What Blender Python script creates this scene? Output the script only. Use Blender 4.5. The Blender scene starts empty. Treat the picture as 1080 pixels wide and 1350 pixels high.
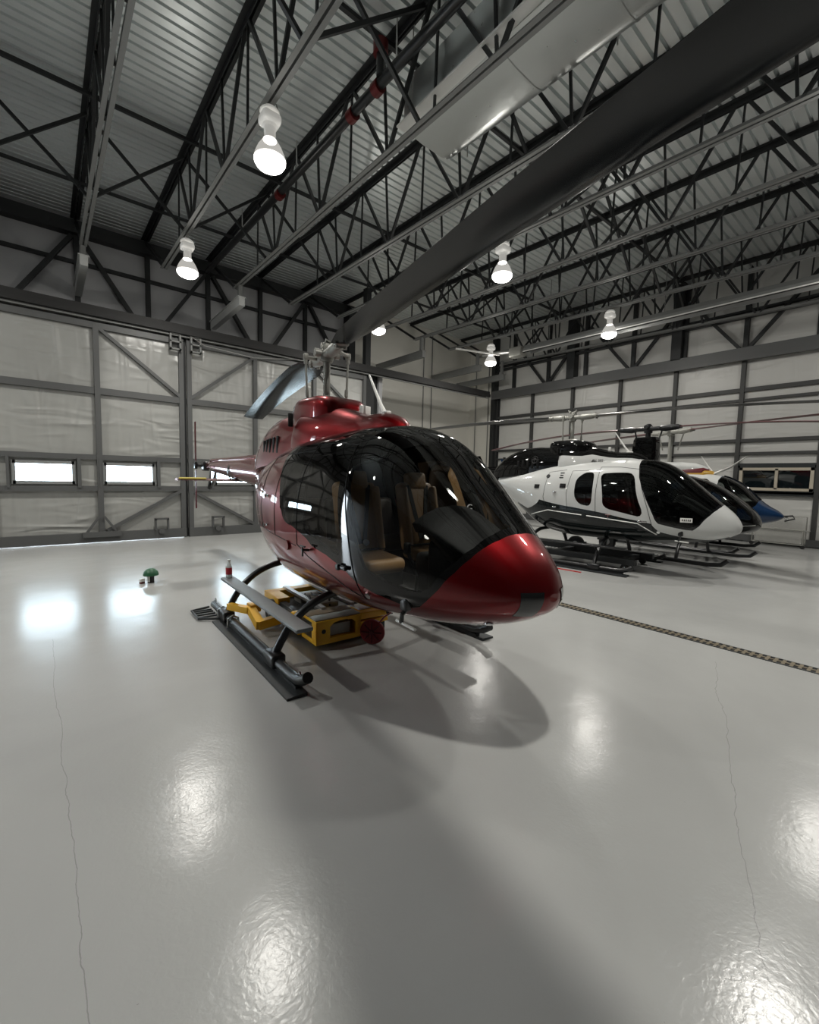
import bpy, bmesh, math, random
import numpy as np
from mathutils import Vector, Matrix
from mathutils.geometry import delaunay_2d_cdt
random.seed(4); rng = np.random.default_rng(4)
SC = bpy.context.scene
COL = SC.collection
PI = math.pi

# ------------------------------------------------------------------ materials
def mat(name, col=(.5,.5,.5), rough=.5, metal=0., coat=0., coatr=.03, spec=.5, emit=None, estr=0.):
    m = bpy.data.materials.new(name); m.use_nodes = True
    b = m.node_tree.nodes['Principled BSDF']
    b.inputs['Base Color'].default_value = (*col, 1)
    b.inputs['Roughness'].default_value = rough
    b.inputs['Metallic'].default_value = metal
    b.inputs['Coat Weight'].default_value = coat
    b.inputs['Coat Roughness'].default_value = coatr
    b.inputs['Specular IOR Level'].default_value = spec
    if emit:
        b.inputs['Emission Color'].default_value = (*emit, 1)
        b.inputs['Emission Strength'].default_value = estr
    return m
def N(m, t): return m.node_tree.nodes.new(t)
def L(m, a, b): m.node_tree.links.new(a, b)
def noise_bump(m, scale=20, strength=.1, dist=.01, stretch=(1,1,1), detail=3, distort=0, rough_var=None, col_var=None):
    b = m.node_tree.nodes['Principled BSDF']
    tc = N(m,'ShaderNodeTexCoord'); mp = N(m,'ShaderNodeMapping'); mp.inputs['Scale'].default_value = stretch
    L(m, tc.outputs['Object'], mp.inputs['Vector'])
    n = N(m,'ShaderNodeTexNoise'); n.inputs['Scale'].default_value = scale; n.inputs['Detail'].default_value = detail
    n.inputs['Distortion'].default_value = distort
    L(m, mp.outputs[0], n.inputs['Vector'])
    bp = N(m,'ShaderNodeBump'); bp.inputs['Strength'].default_value = strength; bp.inputs['Distance'].default_value = dist
    L(m, n.outputs['Fac'], bp.inputs['Height']); L(m, bp.outputs[0], b.inputs['Normal'])
    if rough_var:
        r = N(m,'ShaderNodeMapRange'); r.inputs['To Min'].default_value, r.inputs['To Max'].default_value = rough_var
        L(m, n.outputs['Fac'], r.inputs['Value']); L(m, r.outputs[0], b.inputs['Roughness'])
    if col_var:
        c = N(m,'ShaderNodeMix'); c.data_type = 'RGBA'
        c.inputs[6].default_value = (*col_var[0],1); c.inputs[7].default_value = (*col_var[1],1)
        L(m, n.outputs['Fac'], c.inputs[0]); L(m, c.outputs[2], b.inputs['Base Color'])
    return m
def glass(name, tint=(.8,.82,.8), ior=1.5, gloss=1.0):
    m = bpy.data.materials.new(name); m.use_nodes = True; nt = m.node_tree
    for n in list(nt.nodes):
        if n.type == 'BSDF_PRINCIPLED': nt.nodes.remove(n)
    out = nt.nodes['Material Output']
    t = N(m,'ShaderNodeBsdfTransparent'); t.inputs['Color'].default_value = (*tint,1)
    g = N(m,'ShaderNodeBsdfGlossy'); g.inputs['Roughness'].default_value = .005; g.inputs['Color'].default_value = (gloss,gloss,gloss,1)
    f = N(m,'ShaderNodeFresnel'); f.inputs['IOR'].default_value = ior
    geo = N(m,'ShaderNodeNewGeometry')
    mx = N(m,'ShaderNodeMixShader')
    L(m, f.outputs[0], mx.inputs[0]); L(m, t.outputs[0], mx.inputs[1]); L(m, g.outputs[0], mx.inputs[2])
    L(m, mx.outputs[0], out.inputs['Surface'])
    return m
M = {}
M['red'] = mat('candy_red_paint', (.17,.001,.003), .36, .80, 1.0, .015, .2)
M['red_trim'] = mat('red_trim', (.10,.008,.012), .4)
M['dull_red'] = mat('dull_red_fabric', (.25,.02,.025), .5)
M['black'] = mat('gloss_black_paint', (.004,.004,.004), .4, 0, 1.0, .015, 0.)
M['frit'] = mat('black_window_frit', (.006,.006,.007), .4, 0, 1.0, .02, 0.)
M['white'] = mat('white_paint', (.52,.53,.52), .4, 0, 1.0, .03, .2)
M['navy'] = mat('dark_green_black_paint', (.007,.010,.010), .4, 0, 1.0, .03, 0.)
M['blue'] = mat('blue_paint', (.008,.032,.09), .3, .2, 1.0, .03, .2)
M['gold'] = mat('gold_stripe_paint', (.42,.24,.03), .35, 0, .6)
M['maroon'] = mat('maroon_stripe_paint', (.10,.01,.015), .35, 0, .6)
M['rubber'] = mat('black_rubber', (.012,.012,.012), .65)
M['skidblk'] = mat('satin_black_tube', (.012,.013,.014), .35, .2, .3, .2)
M['darkplate'] = mat('dark_grey_plate', (.03,.034,.036), .45, .3)
M['steelblk'] = mat('dark_painted_steel', (.022,.024,.025), .5, .2)
M['steelgrey'] = mat('grey_primed_steel', (.20,.205,.20), .55, .2)
M['doorgrey'] = mat('grey_door_steel', (.105,.108,.108), .5, .2)
M['alu'] = mat('brushed_aluminium', (.55,.55,.54), .35, .9)
M['gunmetal'] = mat('grey_cast_metal', (.30,.30,.275), .45, .4)
M['seatdark'] = mat('dark_brown_leather', (.05,.032,.018), .5)
M['chrome'] = mat('chrome', (.8,.8,.8), .08, 1.0)
M['blade'] = noise_bump(mat('rotor_blade_grey', (.085,.10,.11), .42, .0, .15, .2), 60, .03, .003)
M['bladelow'] = mat('rotor_blade_dark', (.018,.019,.019), .5)
M['tan'] = noise_bump(mat('tan_leather', (.27,.155,.063), .5), 120, .15, .002)
M['interior'] = mat('black_interior_trim', (.006,.006,.006), .6, 0,0,.03,.2)
M['intgrey'] = mat('dark_grey_cabin_trim', (.025,.024,.023), .7)
M['yellow'] = noise_bump(mat('yellow_tug_paint', (.85,.47,.012), .42, 0, .3, .2), 12, .05, .004)
M['galv'] = noise_bump(mat('galvanised_duct', (.5,.52,.51), .30, .85), 9, .25, .01, rough_var=(.22,.42))
def lens_mat(name, clear, col, strength):
    m = bpy.data.materials.new(name); m.use_nodes = True; nt = m.node_tree
    nt.nodes.remove(nt.nodes['Principled BSDF'])
    t = N(m,'ShaderNodeBsdfTransparent'); e = N(m,'ShaderNodeEmission'); e.inputs['Color'].default_value = (*col,1); e.inputs['Strength'].default_value = strength
    mx = N(m,'ShaderNodeMixShader'); mx.inputs[0].default_value = 1-clear
    L(m,t.outputs[0],mx.inputs[1]); L(m,e.outputs[0],mx.inputs[2]); L(m,mx.outputs[0],nt.nodes['Material Output'].inputs['Surface'])
    return m
M['emit_lamp'] = lens_mat('lit_lamp_lens', .75, (1,.97,.90), 60)
M['lampglass'] = lens_mat('ribbed_lamp_refractor', .07, (1,.97,.90), .9)
M['lampbox'] = mat('glowing_ballast_housing', (.8,.8,.78), .4, emit=(1,.97,.9), estr=.35)  # faint emission stands in for lamp light falling on the housing
M['ivory'] = mat('white_plastic', (.75,.75,.72), .4)
M['label_black'] = mat('black_lettering', (.01,.01,.01), .5)
M['label_white'] = mat('white_lettering', (.75,.75,.75), .5)
M['green'] = mat('green_plastic', (.02,.10,.045), .4)
M['bottle'] = mat('clear_bottle', (.55,.6,.6), .15, 0, .5)
M['glass'] = glass('canopy_glass', (.93,.95,.94), 1.5)
M['glass_dark'] = glass('dark_tinted_glass', (.50,.53,.52), 1.5)
M['pane'] = glass('window_glass', (.9,.95,.97), 1.45)
ps = bpy.data.materials.new('cloudy_plastic_sheet'); ps.use_nodes = True
pb = ps.node_tree.nodes['Principled BSDF']; pb.inputs['Base Color'].default_value = (.55,.55,.52,1); pb.inputs['Roughness'].default_value = .15; pb.inputs['Alpha'].default_value = .32
M['plastic_sheet'] = ps
M['cloth'] = mat('black_cloth', (.01,.01,.01), .8)
M['pipe_red'] = mat('red_pipe_coupling', (.13,.010,.010), .4, .3)  # plain dull red paint of the couplings, no emission
M['orange'] = mat('orange_fitting', (.5,.14,.03), .45)

# ------------------------------------------------------------------ mesh helpers
class MB:
    def __init__(s): s.v = []; s.f = []; s.n = None
    def add(s, vs, fs):
        o = len(s.v); s.v += [tuple(map(float,p)) for p in vs]; s.f += [tuple(i+o for i in f) for f in fs]; return s
    def box(s, c, d, R=None):
        x,y,z = [q/2 for q in d]
        vs = [Vector((a*x,b*y,e*z)) for a in(-1,1) for b in(-1,1) for e in(-1,1)]
        if R is not None: vs = [R@q for q in vs]
        c = Vector(c)
        return s.add([q+c for q in vs], [(0,1,3,2),(4,6,7,5),(0,4,5,1),(2,3,7,6),(0,2,6,4),(1,5,7,3)])
    def bb(s, x0,x1,y0,y1,z0,z1): return s.box(((x0+x1)/2,(y0+y1)/2,(z0+z1)/2),(abs(x1-x0),abs(y1-y0),abs(z1-z0)))
    def beam(s, a, b, w, h, up=(0,0,1)):
        a = Vector(a); b = Vector(b); d = b-a; l = d.length; d.normalize(); up = Vector(up)
        if abs(d.dot(up)) > .98: up = Vector((0,1,0))
        r = d.cross(up).normalized(); u = r.cross(d)
        R = Matrix((r,d,u)).transposed()
        return s.box((a+b)/2, (w,l,h), R)
    def tube(s, pts, r, n=10, caps=True, flat=None):
        pts = [Vector(p) for p in pts]; k = len(pts)
        rs = r if hasattr(r,'__len__') else [r]*k
        t0 = (pts[1]-pts[0]).normalized(); up = Vector((0,0,1)) if abs(t0.z) < .9 else Vector((1,0,0))
        x = t0.cross(up).normalized(); vs = []; fs = []
        for i,p in enumerate(pts):
            t = (pts[min(i+1,k-1)]-pts[max(i-1,0)]).normalized()
            x = (x - t*x.dot(t)).normalized(); y = t.cross(x)
            for j in range(n):
                a = 2*PI*j/n; q = x*math.cos(a)*rs[i]+y*math.sin(a)*rs[i]*(flat or 1); vs.append(p+q)
        for i in range(k-1):
            for j in range(n): fs.append((i*n+j,i*n+(j+1)%n,(i+1)*n+(j+1)%n,(i+1)*n+j))
        if caps: fs += [tuple(range(n))[::-1], tuple((k-1)*n+j for j in range(n))]
        return s.add(vs, fs)
    def cyl(s, a, b, r, n=16, r2=None): return s.tube([a,b],[r,r if r2 is None else r2],n)
    def lathe(s, prof, c=(0,0,0), n=24, axis='z', caps=True):
        vs = []; fs = []; c = Vector(c); k = len(prof)
        for r,h in prof:
            for j in range(n):
                a = 2*PI*j/n; p = (r*math.cos(a), r*math.sin(a), h)
                if axis == 'x': p = (p[2],p[0],p[1])
                elif axis == 'y': p = (p[1],p[2],p[0])
                vs.append(c+Vector(p))
        for i in range(k-1):
            for j in range(n): fs.append((i*n+j,i*n+(j+1)%n,(i+1)*n+(j+1)%n,(i+1)*n+j))
        if caps: fs += [tuple(range(n))[::-1], tuple((k-1)*n+j for j in range(n))]
        return s.add(vs, fs)
    def loft(s, rings, caps=True, closed=True):
        n = len(rings[0]); vs = [p for r in rings for p in r]; fs = []
        for i in range(len(rings)-1):
            for j in range(n if closed else n-1): fs.append((i*n+j,i*n+(j+1)%n,(i+1)*n+(j+1)%n,(i+1)*n+j))
        if caps and closed: fs += [tuple(range(n))[::-1], tuple((len(rings)-1)*n+j for j in range(n))]
        return s.add(vs, fs)
    def prism(s, poly, axis, a0, a1):
        def P(u,v,w): return {'x':(w,u,v),'y':(u,w,v),'z':(u,v,w)}[axis]
        n = len(poly)
        return s.add([P(u,v,a0) for u,v in poly]+[P(u,v,a1) for u,v in poly],
                     [tuple(range(n))[::-1], tuple(range(n,2*n))]+[(i,(i+1)%n,n+(i+1)%n,n+i) for i in range(n)])
    def rbox(s, c, d, r=.03, R=None, seg=3):
        bm = bmesh.new(); bmesh.ops.create_cube(bm, size=1)
        for q in bm.verts: q.co = Vector((q.co.x*d[0],q.co.y*d[1],q.co.z*d[2]))
        bmesh.ops.bevel(bm, geom=bm.edges[:], offset=min(r,min(d)*.49), segments=seg, profile=.5, affect='EDGES')
        c = Vector(c); bm.verts.index_update()
        vs = [((R@q.co) if R is not None else q.co)+c for q in bm.verts]
        fs = [tuple(q.index for q in f.verts) for f in bm.faces]; bm.free()
        return s.add(vs, fs)
    def xf(s, Mx): s.v = [tuple(Mx@Vector(p)) for p in s.v]; return s
    def build(s, name, m, parent=None, label=None, smooth=35, fix=True):
        me = bpy.data.meshes.new(name); me.from_pydata(s.v, [], s.f)
        if fix and s.n is None:
            bm = bmesh.new(); bm.from_mesh(me); bmesh.ops.recalc_face_normals(bm, faces=bm.faces[:]); bm.to_mesh(me); bm.free()
        me.materials.append(m)
        if smooth:
            me.polygons.foreach_set('use_smooth', [True]*len(me.polygons))
            if s.n is None: me.set_sharp_from_angle(angle=math.radians(smooth))
            else: me.normals_split_custom_set_from_vertices(s.n)
        me.update()
        o = bpy.data.objects.new(name, me); COL.objects.link(o)
        if parent: o.parent = parent
        if label: o['label'] = label
        return o
def thing(name, label, cat, loc=(0,0,0), rz=0, group=None, scale=1):
    o = bpy.data.objects.new(name, None); COL.objects.link(o)
    o.location = loc; o.rotation_euler = (0,0,rz); o.scale = (scale,)*3
    o.empty_display_size = .2
    o['label'] = label; o['category'] = cat
    if group: o['group'] = group
    return o
def tag(o, label, cat, group=None):
    o['label'] = label; o['category'] = cat
    if group: o['group'] = group
    return o
def struct(o, label=None):
    o['kind'] = 'structure'
    if label: o['label'] = label
    return o
def copy_tree(o, parent=None):
    c = o.copy(); COL.objects.link(c)
    if parent: c.parent = parent
    for ch in list(o.children): copy_tree(ch, c)
    return c
ORD = ['first','second','third','fourth','fifth','sixth','seventh','eighth','ninth','tenth','eleventh','twelfth']
def text_mesh(body, size, name, m, parent, Mx, label=None, depth=.002):
    cu = bpy.data.curves.new(name,'FONT'); cu.body = body; cu.size = size; cu.extrude = depth
    cu.align_x = 'CENTER'; cu.align_y = 'CENTER'
    t = bpy.data.objects.new('tmp', cu); COL.objects.link(t)
    bpy.context.view_layer.update()
    me = bpy.data.meshes.new_from_object(t.evaluated_get(bpy.context.evaluated_depsgraph_get()))
    bpy.data.objects.remove(t); bpy.data.curves.remove(cu)
    me.transform(Mx); me.materials.clear(); me.materials.append(m); me.name = name
    o = bpy.data.objects.new(name, me); COL.objects.link(o); o.parent = parent
    if label: o['label'] = label
    return o
EXPO, SKY, LAMPW = -0.95, 36.0, 610.0
FLOORC = (.40,.405,.395)
# ------------------------------------------------------------------ camera
FPX, CXY = 576., (540., 675.)
pit, rol, yaw, CH = math.radians(-4.45), math.radians(1.25), math.radians(50.3), 1.7
f0 = Vector((math.cos(yaw)*math.cos(pit), math.sin(yaw)*math.cos(pit), math.sin(pit)))
r0 = Vector((math.sin(yaw), -math.cos(yaw), 0)); u0 = r0.cross(f0)
cr = r0*math.cos(rol)+u0*math.sin(rol); cu_ = -r0*math.sin(rol)+u0*math.cos(rol)
cam = bpy.data.cameras.new('camera'); cam.sensor_fit = 'HORIZONTAL'; cam.sensor_width = 36; cam.lens = FPX/1080*36
cam.clip_start = .05; cam.clip_end = 200
co = bpy.data.objects.new('camera', cam); COL.objects.link(co)
mw = Matrix((cr, cu_, -f0)).transposed().to_4x4(); mw.translation = (0,0,CH); co.matrix_world = mw
SC.camera = co
SC.view_settings.view_transform = 'Standard'; SC.view_settings.look = 'None'
SC.view_settings.exposure = EXPO; SC.view_settings.gamma = 1.0
try: SC.view_settings.use_curve_mapping = False
except Exception: pass
SC.render.film_transparent = False
# daylight outside the hangar door
w = bpy.data.worlds.new('sky'); SC.world = w; w.use_nodes = True
bg = w.node_tree.nodes['Background']; bg.inputs['Color'].default_value = (.82,.92,1.0,1); bg.inputs['Strength'].default_value = SKY

# ------------------------------------------------------------------ room shell
XL, XR, YF, YB = -8.5, 16.4, -9.0, 15.2      # side wall, far door wall, wall behind the camera, wall behind the sliding door
YD = 12.8                                     # sliding door
def zdeck(y): return 8.03+.025*y
def zbc(y): return 6.44+.027*y
# floor
fm = mat('grey_epoxy_floor', (.50,.505,.49), .2, 0, .0); b = fm.node_tree.nodes['Principled BSDF']
tc = N(fm,'ShaderNodeTexCoord')
def nz(scale, detail=3, dist=0):
    n = N(fm,'ShaderNodeTexNoise'); n.inputs['Scale'].default_value = scale; n.inputs['Detail'].default_value = detail; n.inputs['Distortion'].default_value = dist
    L(fm, tc.outputs['Object'], n.inputs['Vector']); return n
def mth(op, a, b2=None, c=None):
    n = N(fm,'ShaderNodeMath'); n.operation = op
    for i,q in enumerate((a,b2,c)):
        if q is None: continue
        if isinstance(q,(int,float)): n.inputs[i].default_value = q
        else: L(fm, q, n.inputs[i])
    return n.outputs[0]
sx = N(fm,'ShaderNodeSeparateXYZ'); L(fm, tc.outputs['Object'], sx.inputs[0])
X_, Y_ = sx.outputs[0], sx.outputs[1]
wob = nz(1.3, 6, .4).outputs['Fac']; wob2 = nz(9, 4).outputs['Fac']
def crack(A, B, ax, bx, y0, y1, w_, amp):
    # hairline in the slab: |a - (ax + bx*b + wobble)| < w
    cx = mth('MULTIPLY_ADD', B, bx, ax-amp*.62); cx = mth('MULTIPLY_ADD', wob, amp, cx); cx = mth('MULTIPLY_ADD', wob2, amp*.25, cx)
    d = mth('ABSOLUTE', mth('SUBTRACT', A, cx)); m_ = mth('LESS_THAN', d, w_)
    return mth('MULTIPLY', m_, mth('MULTIPLY', mth('GREATER_THAN', B, y0), mth('LESS_THAN', B, y1)))
CR = None
for a in ((X_,Y_,.065,-.014,-2,5.6,.0017,.10),(Y_,X_,-.345,.325,.6,4.9,.0018,.16)):
    c_ = crack(*a); CR = c_ if CR is None else mth('MAXIMUM', CR, c_)
mot = nz(.7, 5, .6)
mr = N(fm,'ShaderNodeMapRange'); mr.inputs['From Min'].default_value = .3; mr.inputs['From Max'].default_value = .7; mr.inputs['To Min'].default_value = .92; mr.inputs['To Max'].default_value = 1.03
L(fm, mot.outputs['Fac'], mr.inputs['Value'])
scf = nz(38, 2, 2.5); scm = mth('MULTIPLY', mth('GREATER_THAN', scf.outputs['Fac'], .79), mth('GREATER_THAN', nz(1.1,2).outputs['Fac'], .5))
dark = mth('MAXIMUM', mth('MULTIPLY', CR, .30), mth('MULTIPLY', scm, .35))
val = mth('MULTIPLY', mr.outputs[0], mth('SUBTRACT', 1.0, dark))
hs = N(fm,'ShaderNodeMix'); hs.data_type = 'RGBA'; hs.blend_type = 'MULTIPLY'; hs.inputs[0].default_value = 1
hs.inputs[6].default_value = (*FLOORC,1)
L(fm, val, hs.inputs[7]); L(fm, hs.outputs[2], b.inputs['Base Color'])
bp = N(fm,'ShaderNodeBump'); bp.inputs['Strength'].default_value = .16; bp.inputs['Distance'].default_value = .004
bp2 = N(fm,'ShaderNodeBump'); bp2.inputs['Strength'].default_value = .25; bp2.inputs['Distance'].default_value = .02
L(fm, nz(42, 3, .5).outputs['Fac'], bp.inputs['Height']); L(fm, nz(2.2, 2).outputs['Fac'], bp2.inputs['Height'])
L(fm, bp2.outputs[0], bp.inputs['Normal']); L(fm, bp.outputs[0], b.inputs['Normal'])
b.inputs['Roughness'].default_value = .20; b.inputs['Specular IOR Level'].default_value = .42
o = struct(MB().bb(XL-.2, XR+.2, YF-.2, 19, -.2, 0).build('floor', fm, smooth=0), 'glossy pale grey epoxy hangar floor')

# corrugated roof deck
dm = noise_bump(mat('galvanised_roof_deck', (.80,.84,.835), .42, .65), 3, .15, .01, rough_var=(.26,.5))
mb = MB(); prof = []; y = YF-.3
while y < YB+.3:
    for dy,h in ((0,0),(.122,0),(.133,.07),(.179,.07)): prof.append((y+dy, zdeck(y+dy)+h))
    y += .19
mb.add([(XL-.3,a,c) for a,c in prof]+[(XR+.3,a,c) for a,c in prof], [(i,i+1,len(prof)+i+1,len(prof)+i) for i in range(len(prof)-1)])
o = struct(mb.build('ceiling', dm, smooth=0), 'corrugated galvanised steel roof deck')
o.modifiers.new('thickness','SOLIDIFY').thickness = .01

ins = mat('white_insulation_sheet', (.35,.353,.337), .30, 0, .4, .22)
def wrinkle(m, strength):
    b = m.node_tree.nodes['Principled BSDF']; tc = N(m,'ShaderNodeTexCoord')
    hs = []
    for sc_,st,rot in ((1.1,(2.6,2.6,.5),.5),(1.3,(.6,.6,2.6),-.35),(.6,(1,1,1),0)):
        mp = N(m,'ShaderNodeMapping'); mp.inputs['Scale'].default_value = st; mp.inputs['Rotation'].default_value = (rot,rot*.6,0)
        L(m, tc.outputs['Object'], mp.inputs['Vector'])
        n = N(m,'ShaderNodeTexNoise'); n.inputs['Scale'].default_value = sc_; n.inputs['Detail'].default_value = 2.5; n.inputs['Distortion'].default_value = 1.1
        n.noise_type = 'RIDGED_MULTIFRACTAL' if st != (1,1,1) else 'FBM'
        L(m, mp.outputs[0], n.inputs['Vector']); hs.append(n.outputs['Fac'])
    ad = N(m,'ShaderNodeMath'); L(m, hs[0], ad.inputs[0]); L(m, hs[1], ad.inputs[1])
    pr = N(m,'ShaderNodeMath'); pr.operation = 'MULTIPLY'; L(m, ad.outputs[0], pr.inputs[0]); L(m, hs[2], pr.inputs[1])
    bp = N(m,'ShaderNodeBump'); bp.inputs['Strength'].default_value = strength; bp.inputs['Distance'].default_value = .09
    L(m, pr.outputs[0], bp.inputs['Height']); L(m, bp.outputs[0], b.inputs['Normal'])
wrinkle(ins, 1.0)
ins2 = mat('brightened_wall_insulation', (.60,.60,.575), .4, 0, .2, .3); wrinkle(ins2, .5)  # same sheeting as the door, colour raised for the brighter lit far wall
hdr = noise_bump(mat('grey_header_panel', (.40,.405,.415), .6), 30, .06, .003)
dkw = noise_bump(mat('darkened_unseen_wall', (.07,.072,.075), .6), 30, .06, .003)
pan = noise_bump(mat('cream_wall_panel', (.70,.685,.63), .5), 30, .05, .003)
blk = M['steelblk']; gry = M['doorgrey']

# wall behind the sliding door: header above the opening, solid to its right
o = struct(MB().bb(XL-.2, 9.35, YB, YB+.2, 5.35, 8.9).build('wall_left', hdr, smooth=0), 'grey header wall above the sliding hangar door')
XC = [.8,2.45,4.1,5.77,7.42,9.08]
mbs = MB(); 
for x in [-4.15,-2.5,-.85]+XC[:5]: mbs.bb(x-.06,x+.06,YB-.14,YB,5.4,7.95)
mbs.build('wall_post', blk, o)
MB().bb(XL,9.3,YB-.3,YB,7.92,8.24).build('eave_beam', blk, o)
MB().bb(XL,9.2,YB-.12,YB-.02,7.20,7.29).build('wall_girt', blk, o)
mb = MB()
for i,x in enumerate([-2.5,.8,4.1,7.42]):
    for sg in (-1,1): mb.beam((x+sg*.1,YB-.2,7.85),(x+sg*1.25,YB-.2,6.1),.10,.16,(0,1,0))
mb.build('wall_brace', blk, o)
o2 = struct(MB().bb(9.35, XR+.2, YB, YB+.2, 0, 8.9).build('wall_back', pan, smooth=0), 'cream panel wall behind the helicopters')
struct(MB().bb(XL-.2,9.35,YD+.12,YB,5.28,5.36).build('trim_1', blk, smooth=0), 'added dark soffit closing off daylight behind the door track')  # unseen soffit, added to keep sky light out above the door
struct(MB().bb(9.2,9.35,YD+.14,YB,0,5.36).build('wall_return', hdr, smooth=0), 'added wall return closing the end of the sliding door')  # added return, shuts out daylight past the door end
mb = MB(); mb.bb(8.55,8.75,YD+.02,YD+.22,0,8.1)
mb.bb(9.08,9.36,YB-.42,YB,0,8.2)
mb.bb(8.40,9.36,YD+.24,YD+.30,0,5.36)  # dark panel added to block daylight leaking beside the door
struct(mb.build('trim_2', blk, smooth=0), 'dark steel columns and added daylight blocking panel at the end of the sliding door')
# left side wall and wall behind the camera (unseen; coloured dark so reflections look like an unlit room)
struct(MB().bb(XL-.2,XL,YF-.2,YB+.2,0,8.9).build('wall_side', dkw, smooth=0), 'dark grey side wall')
struct(MB().bb(XL-.2,XR+.2,YF-.2,YF,0,8.9).build('wall_front', dkw, smooth=0), 'dark grey wall behind the viewer')

# ------------------------------------------------------------------ sliding hangar door (two leaves)
WIN = [(-2.24,-1.18),(-.57,.50),(1.06,2.12),(3.58,4.64),(5.26,6.3)]; WZ = (1.41,1.89)
def leaf(n, x0, x1, label, posts, wins):
    mb = MB(); y0,y1 = YD, YD+.09
    mb.bb(x0,x1,y0,y1,WZ[1],5.29); mb.bb(x0,x1,y0,y1,.05,WZ[0])
    xs = [x0]+[q for w_ in wins for q in w_]+[x1]
    for i in range(0,len(xs),2): mb.bb(xs[i],xs[i+1],y0,y1,*WZ)
    d = struct(mb.build('door_%d'%n, ins, smooth=0), label)
    mb = MB()
    for p in posts: mb.bb(p-.055,p+.055,YD-.10,YD,.08,5.12)
    mb.build('door_post', gry, d)
    mb = MB()
    for z,h in ((3.58,.075),(2.03,.06),(1.29,.06)): mb.bb(x0,x1,YD-.085,YD,z-h,z+h)
    mb.bb(x0,x1,YD-.09,YD,5.0,5.14)
    mb.build('door_girt', gry, d)
    if n == 1: MB().bb(2.80,2.95,YD+.02,YD+.11,.0,5.29).build('door_gap_filler', M['steelblk'], d, smooth=0)  # dark strip added to stop daylight between the two leaves
    MB().bb(x0,x1,YD-.11,YD+.1,.012 if n == 1 else .0,.24).build('bottom_rail', gry, d)
    return d
d1 = leaf(1, -5.2, 2.83, 'left sliding hangar door leaf of white insulation in grey steel framing', [-4.66,-2.78,-.90,.98,2.77], WIN[:3])
d2 = leaf(2, 2.9, 8.52, 'right sliding hangar door leaf behind the red helicopter', [2.96,4.70,6.58,8.45], WIN[3:])
def brace(d, a, b_): MB().beam((a[0],YD-.06,a[1]),(b_[0],YD-.06,b_[1]),.075,.085,(0,1,0)).build('door_brace', gry, d)
brace(d1,(1.0,5.05),(2.76,3.66)); brace(d1,(1.1,.28),(2.74,1.24)); brace(d1,(-.92,.28),(-2.7,1.24)); brace(d1,(-.92,5.05),(-2.74,3.66))
brace(d2,(2.98,3.66),(4.66,5.02)); brace(d2,(2.98,1.24),(4.66,.26)); brace(d2,(8.4,3.66),(6.62,5.02)); brace(d2,(8.4,1.24),(6.62,.26))
def gusset(d, x):
    mb = MB()
    for s_ in (-1,1): mb.beam((x+s_*.05,YD-.12,.62),(x+s_*.30,YD-.12,.24),.05,.05,(0,1,0))
    mb.bb(x-.38,x+.38,YD-.2,YD-.1,.14,.26)
    mb.build('gusset_foot', gry, d)
gusset(d1,.98); gusset(d1,-2.78)
def roller(d, x):
    mb = MB(); mb.bb(x-.16,x-.12,YD-.2,YD-.1,.24,.52); mb.bb(x+.12,x+.16,YD-.2,YD-.1,.24,.52); mb.bb(x-.16,x+.16,YD-.2,YD-.1,.49,.54)
    mb.cyl((x,YD-.19,.2),(x,YD-.11,.2),.07,14); mb.build('roller_housing', gry, d)
for x in (2.24,-1.9): roller(d1,x)
for x in (3.62,7.0): roller(d2,x)
for d,x in ((d1,2.62),(d2,3.1)):
    mb = MB()
    for a in (-.13,.09): mb.bb(x+a,x+a+.04,YD-.24,YD-.12,4.82,5.24)
    for z in (4.82,5.0,5.2): mb.bb(x-.13,x+.13,YD-.24,YD-.12,z,z+.035)
    mb.build('top_guide', M['steelgrey'], d)
wfm = mat('window_frame_grey', (.3,.31,.31), .4, .3)
for i,(a,b_) in enumerate(WIN):
    z0,z1 = WZ; fr = MB(); t = .05
    for q in ((a-.02,a+t,z0-.02,z1+.02),(b_-t,b_+.02,z0-.02,z1+.02),(a,b_,z0-.02,z0+t),(a,b_,z1-t,z1+.02)): fr.bb(q[0],q[1],YD-.05,YD+.1,q[2],q[3])
    wn = struct(MB().bb(a+.03,b_-.03,YD+.03,YD+.045,z0+.03,z1-.03).build('window_%d'%(i+1), M['pane'], smooth=0), 'bright daylit window in the sliding hangar door')
    fr.build('window_frame', wfm, wn)
    if i in (1,2,3):
        mb = MB(); mb.bb(a-.1,a-.05,YD-.11,YD+.0,z0-.1,z1+.12); mb.bb(b_+.05,b_+.12,YD-.11,YD,z0-.1,z1+.12); mb.build('window_stile', gry, wn)
# track
tr = MB(); tr.bb(XL,14.75,YD-.26,YD+.12,5.30,5.46); tr.bb(XL,14.75,YD-.3,YD-.22,5.22,5.34); tr.bb(XL,14.75,YD-.05,YD+.12,5.24,5.3)
t = struct(tr.build('trim_3', M['rubber'], smooth=0), 'dark steel door track running along the wall')
MB().bb(XL,14.7,YD-.20,YD-.16,5.17,5.21).build('track_lip', M['steelgrey'], t)
# ground outside
struct(MB().bb(XL-3,9.2,YB+.3,40,-.25,-.02).build('ground', mat('pale_concrete_apron',(.6,.6,.58),.8), smooth=0), 'pale concrete apron outside the door')

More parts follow.
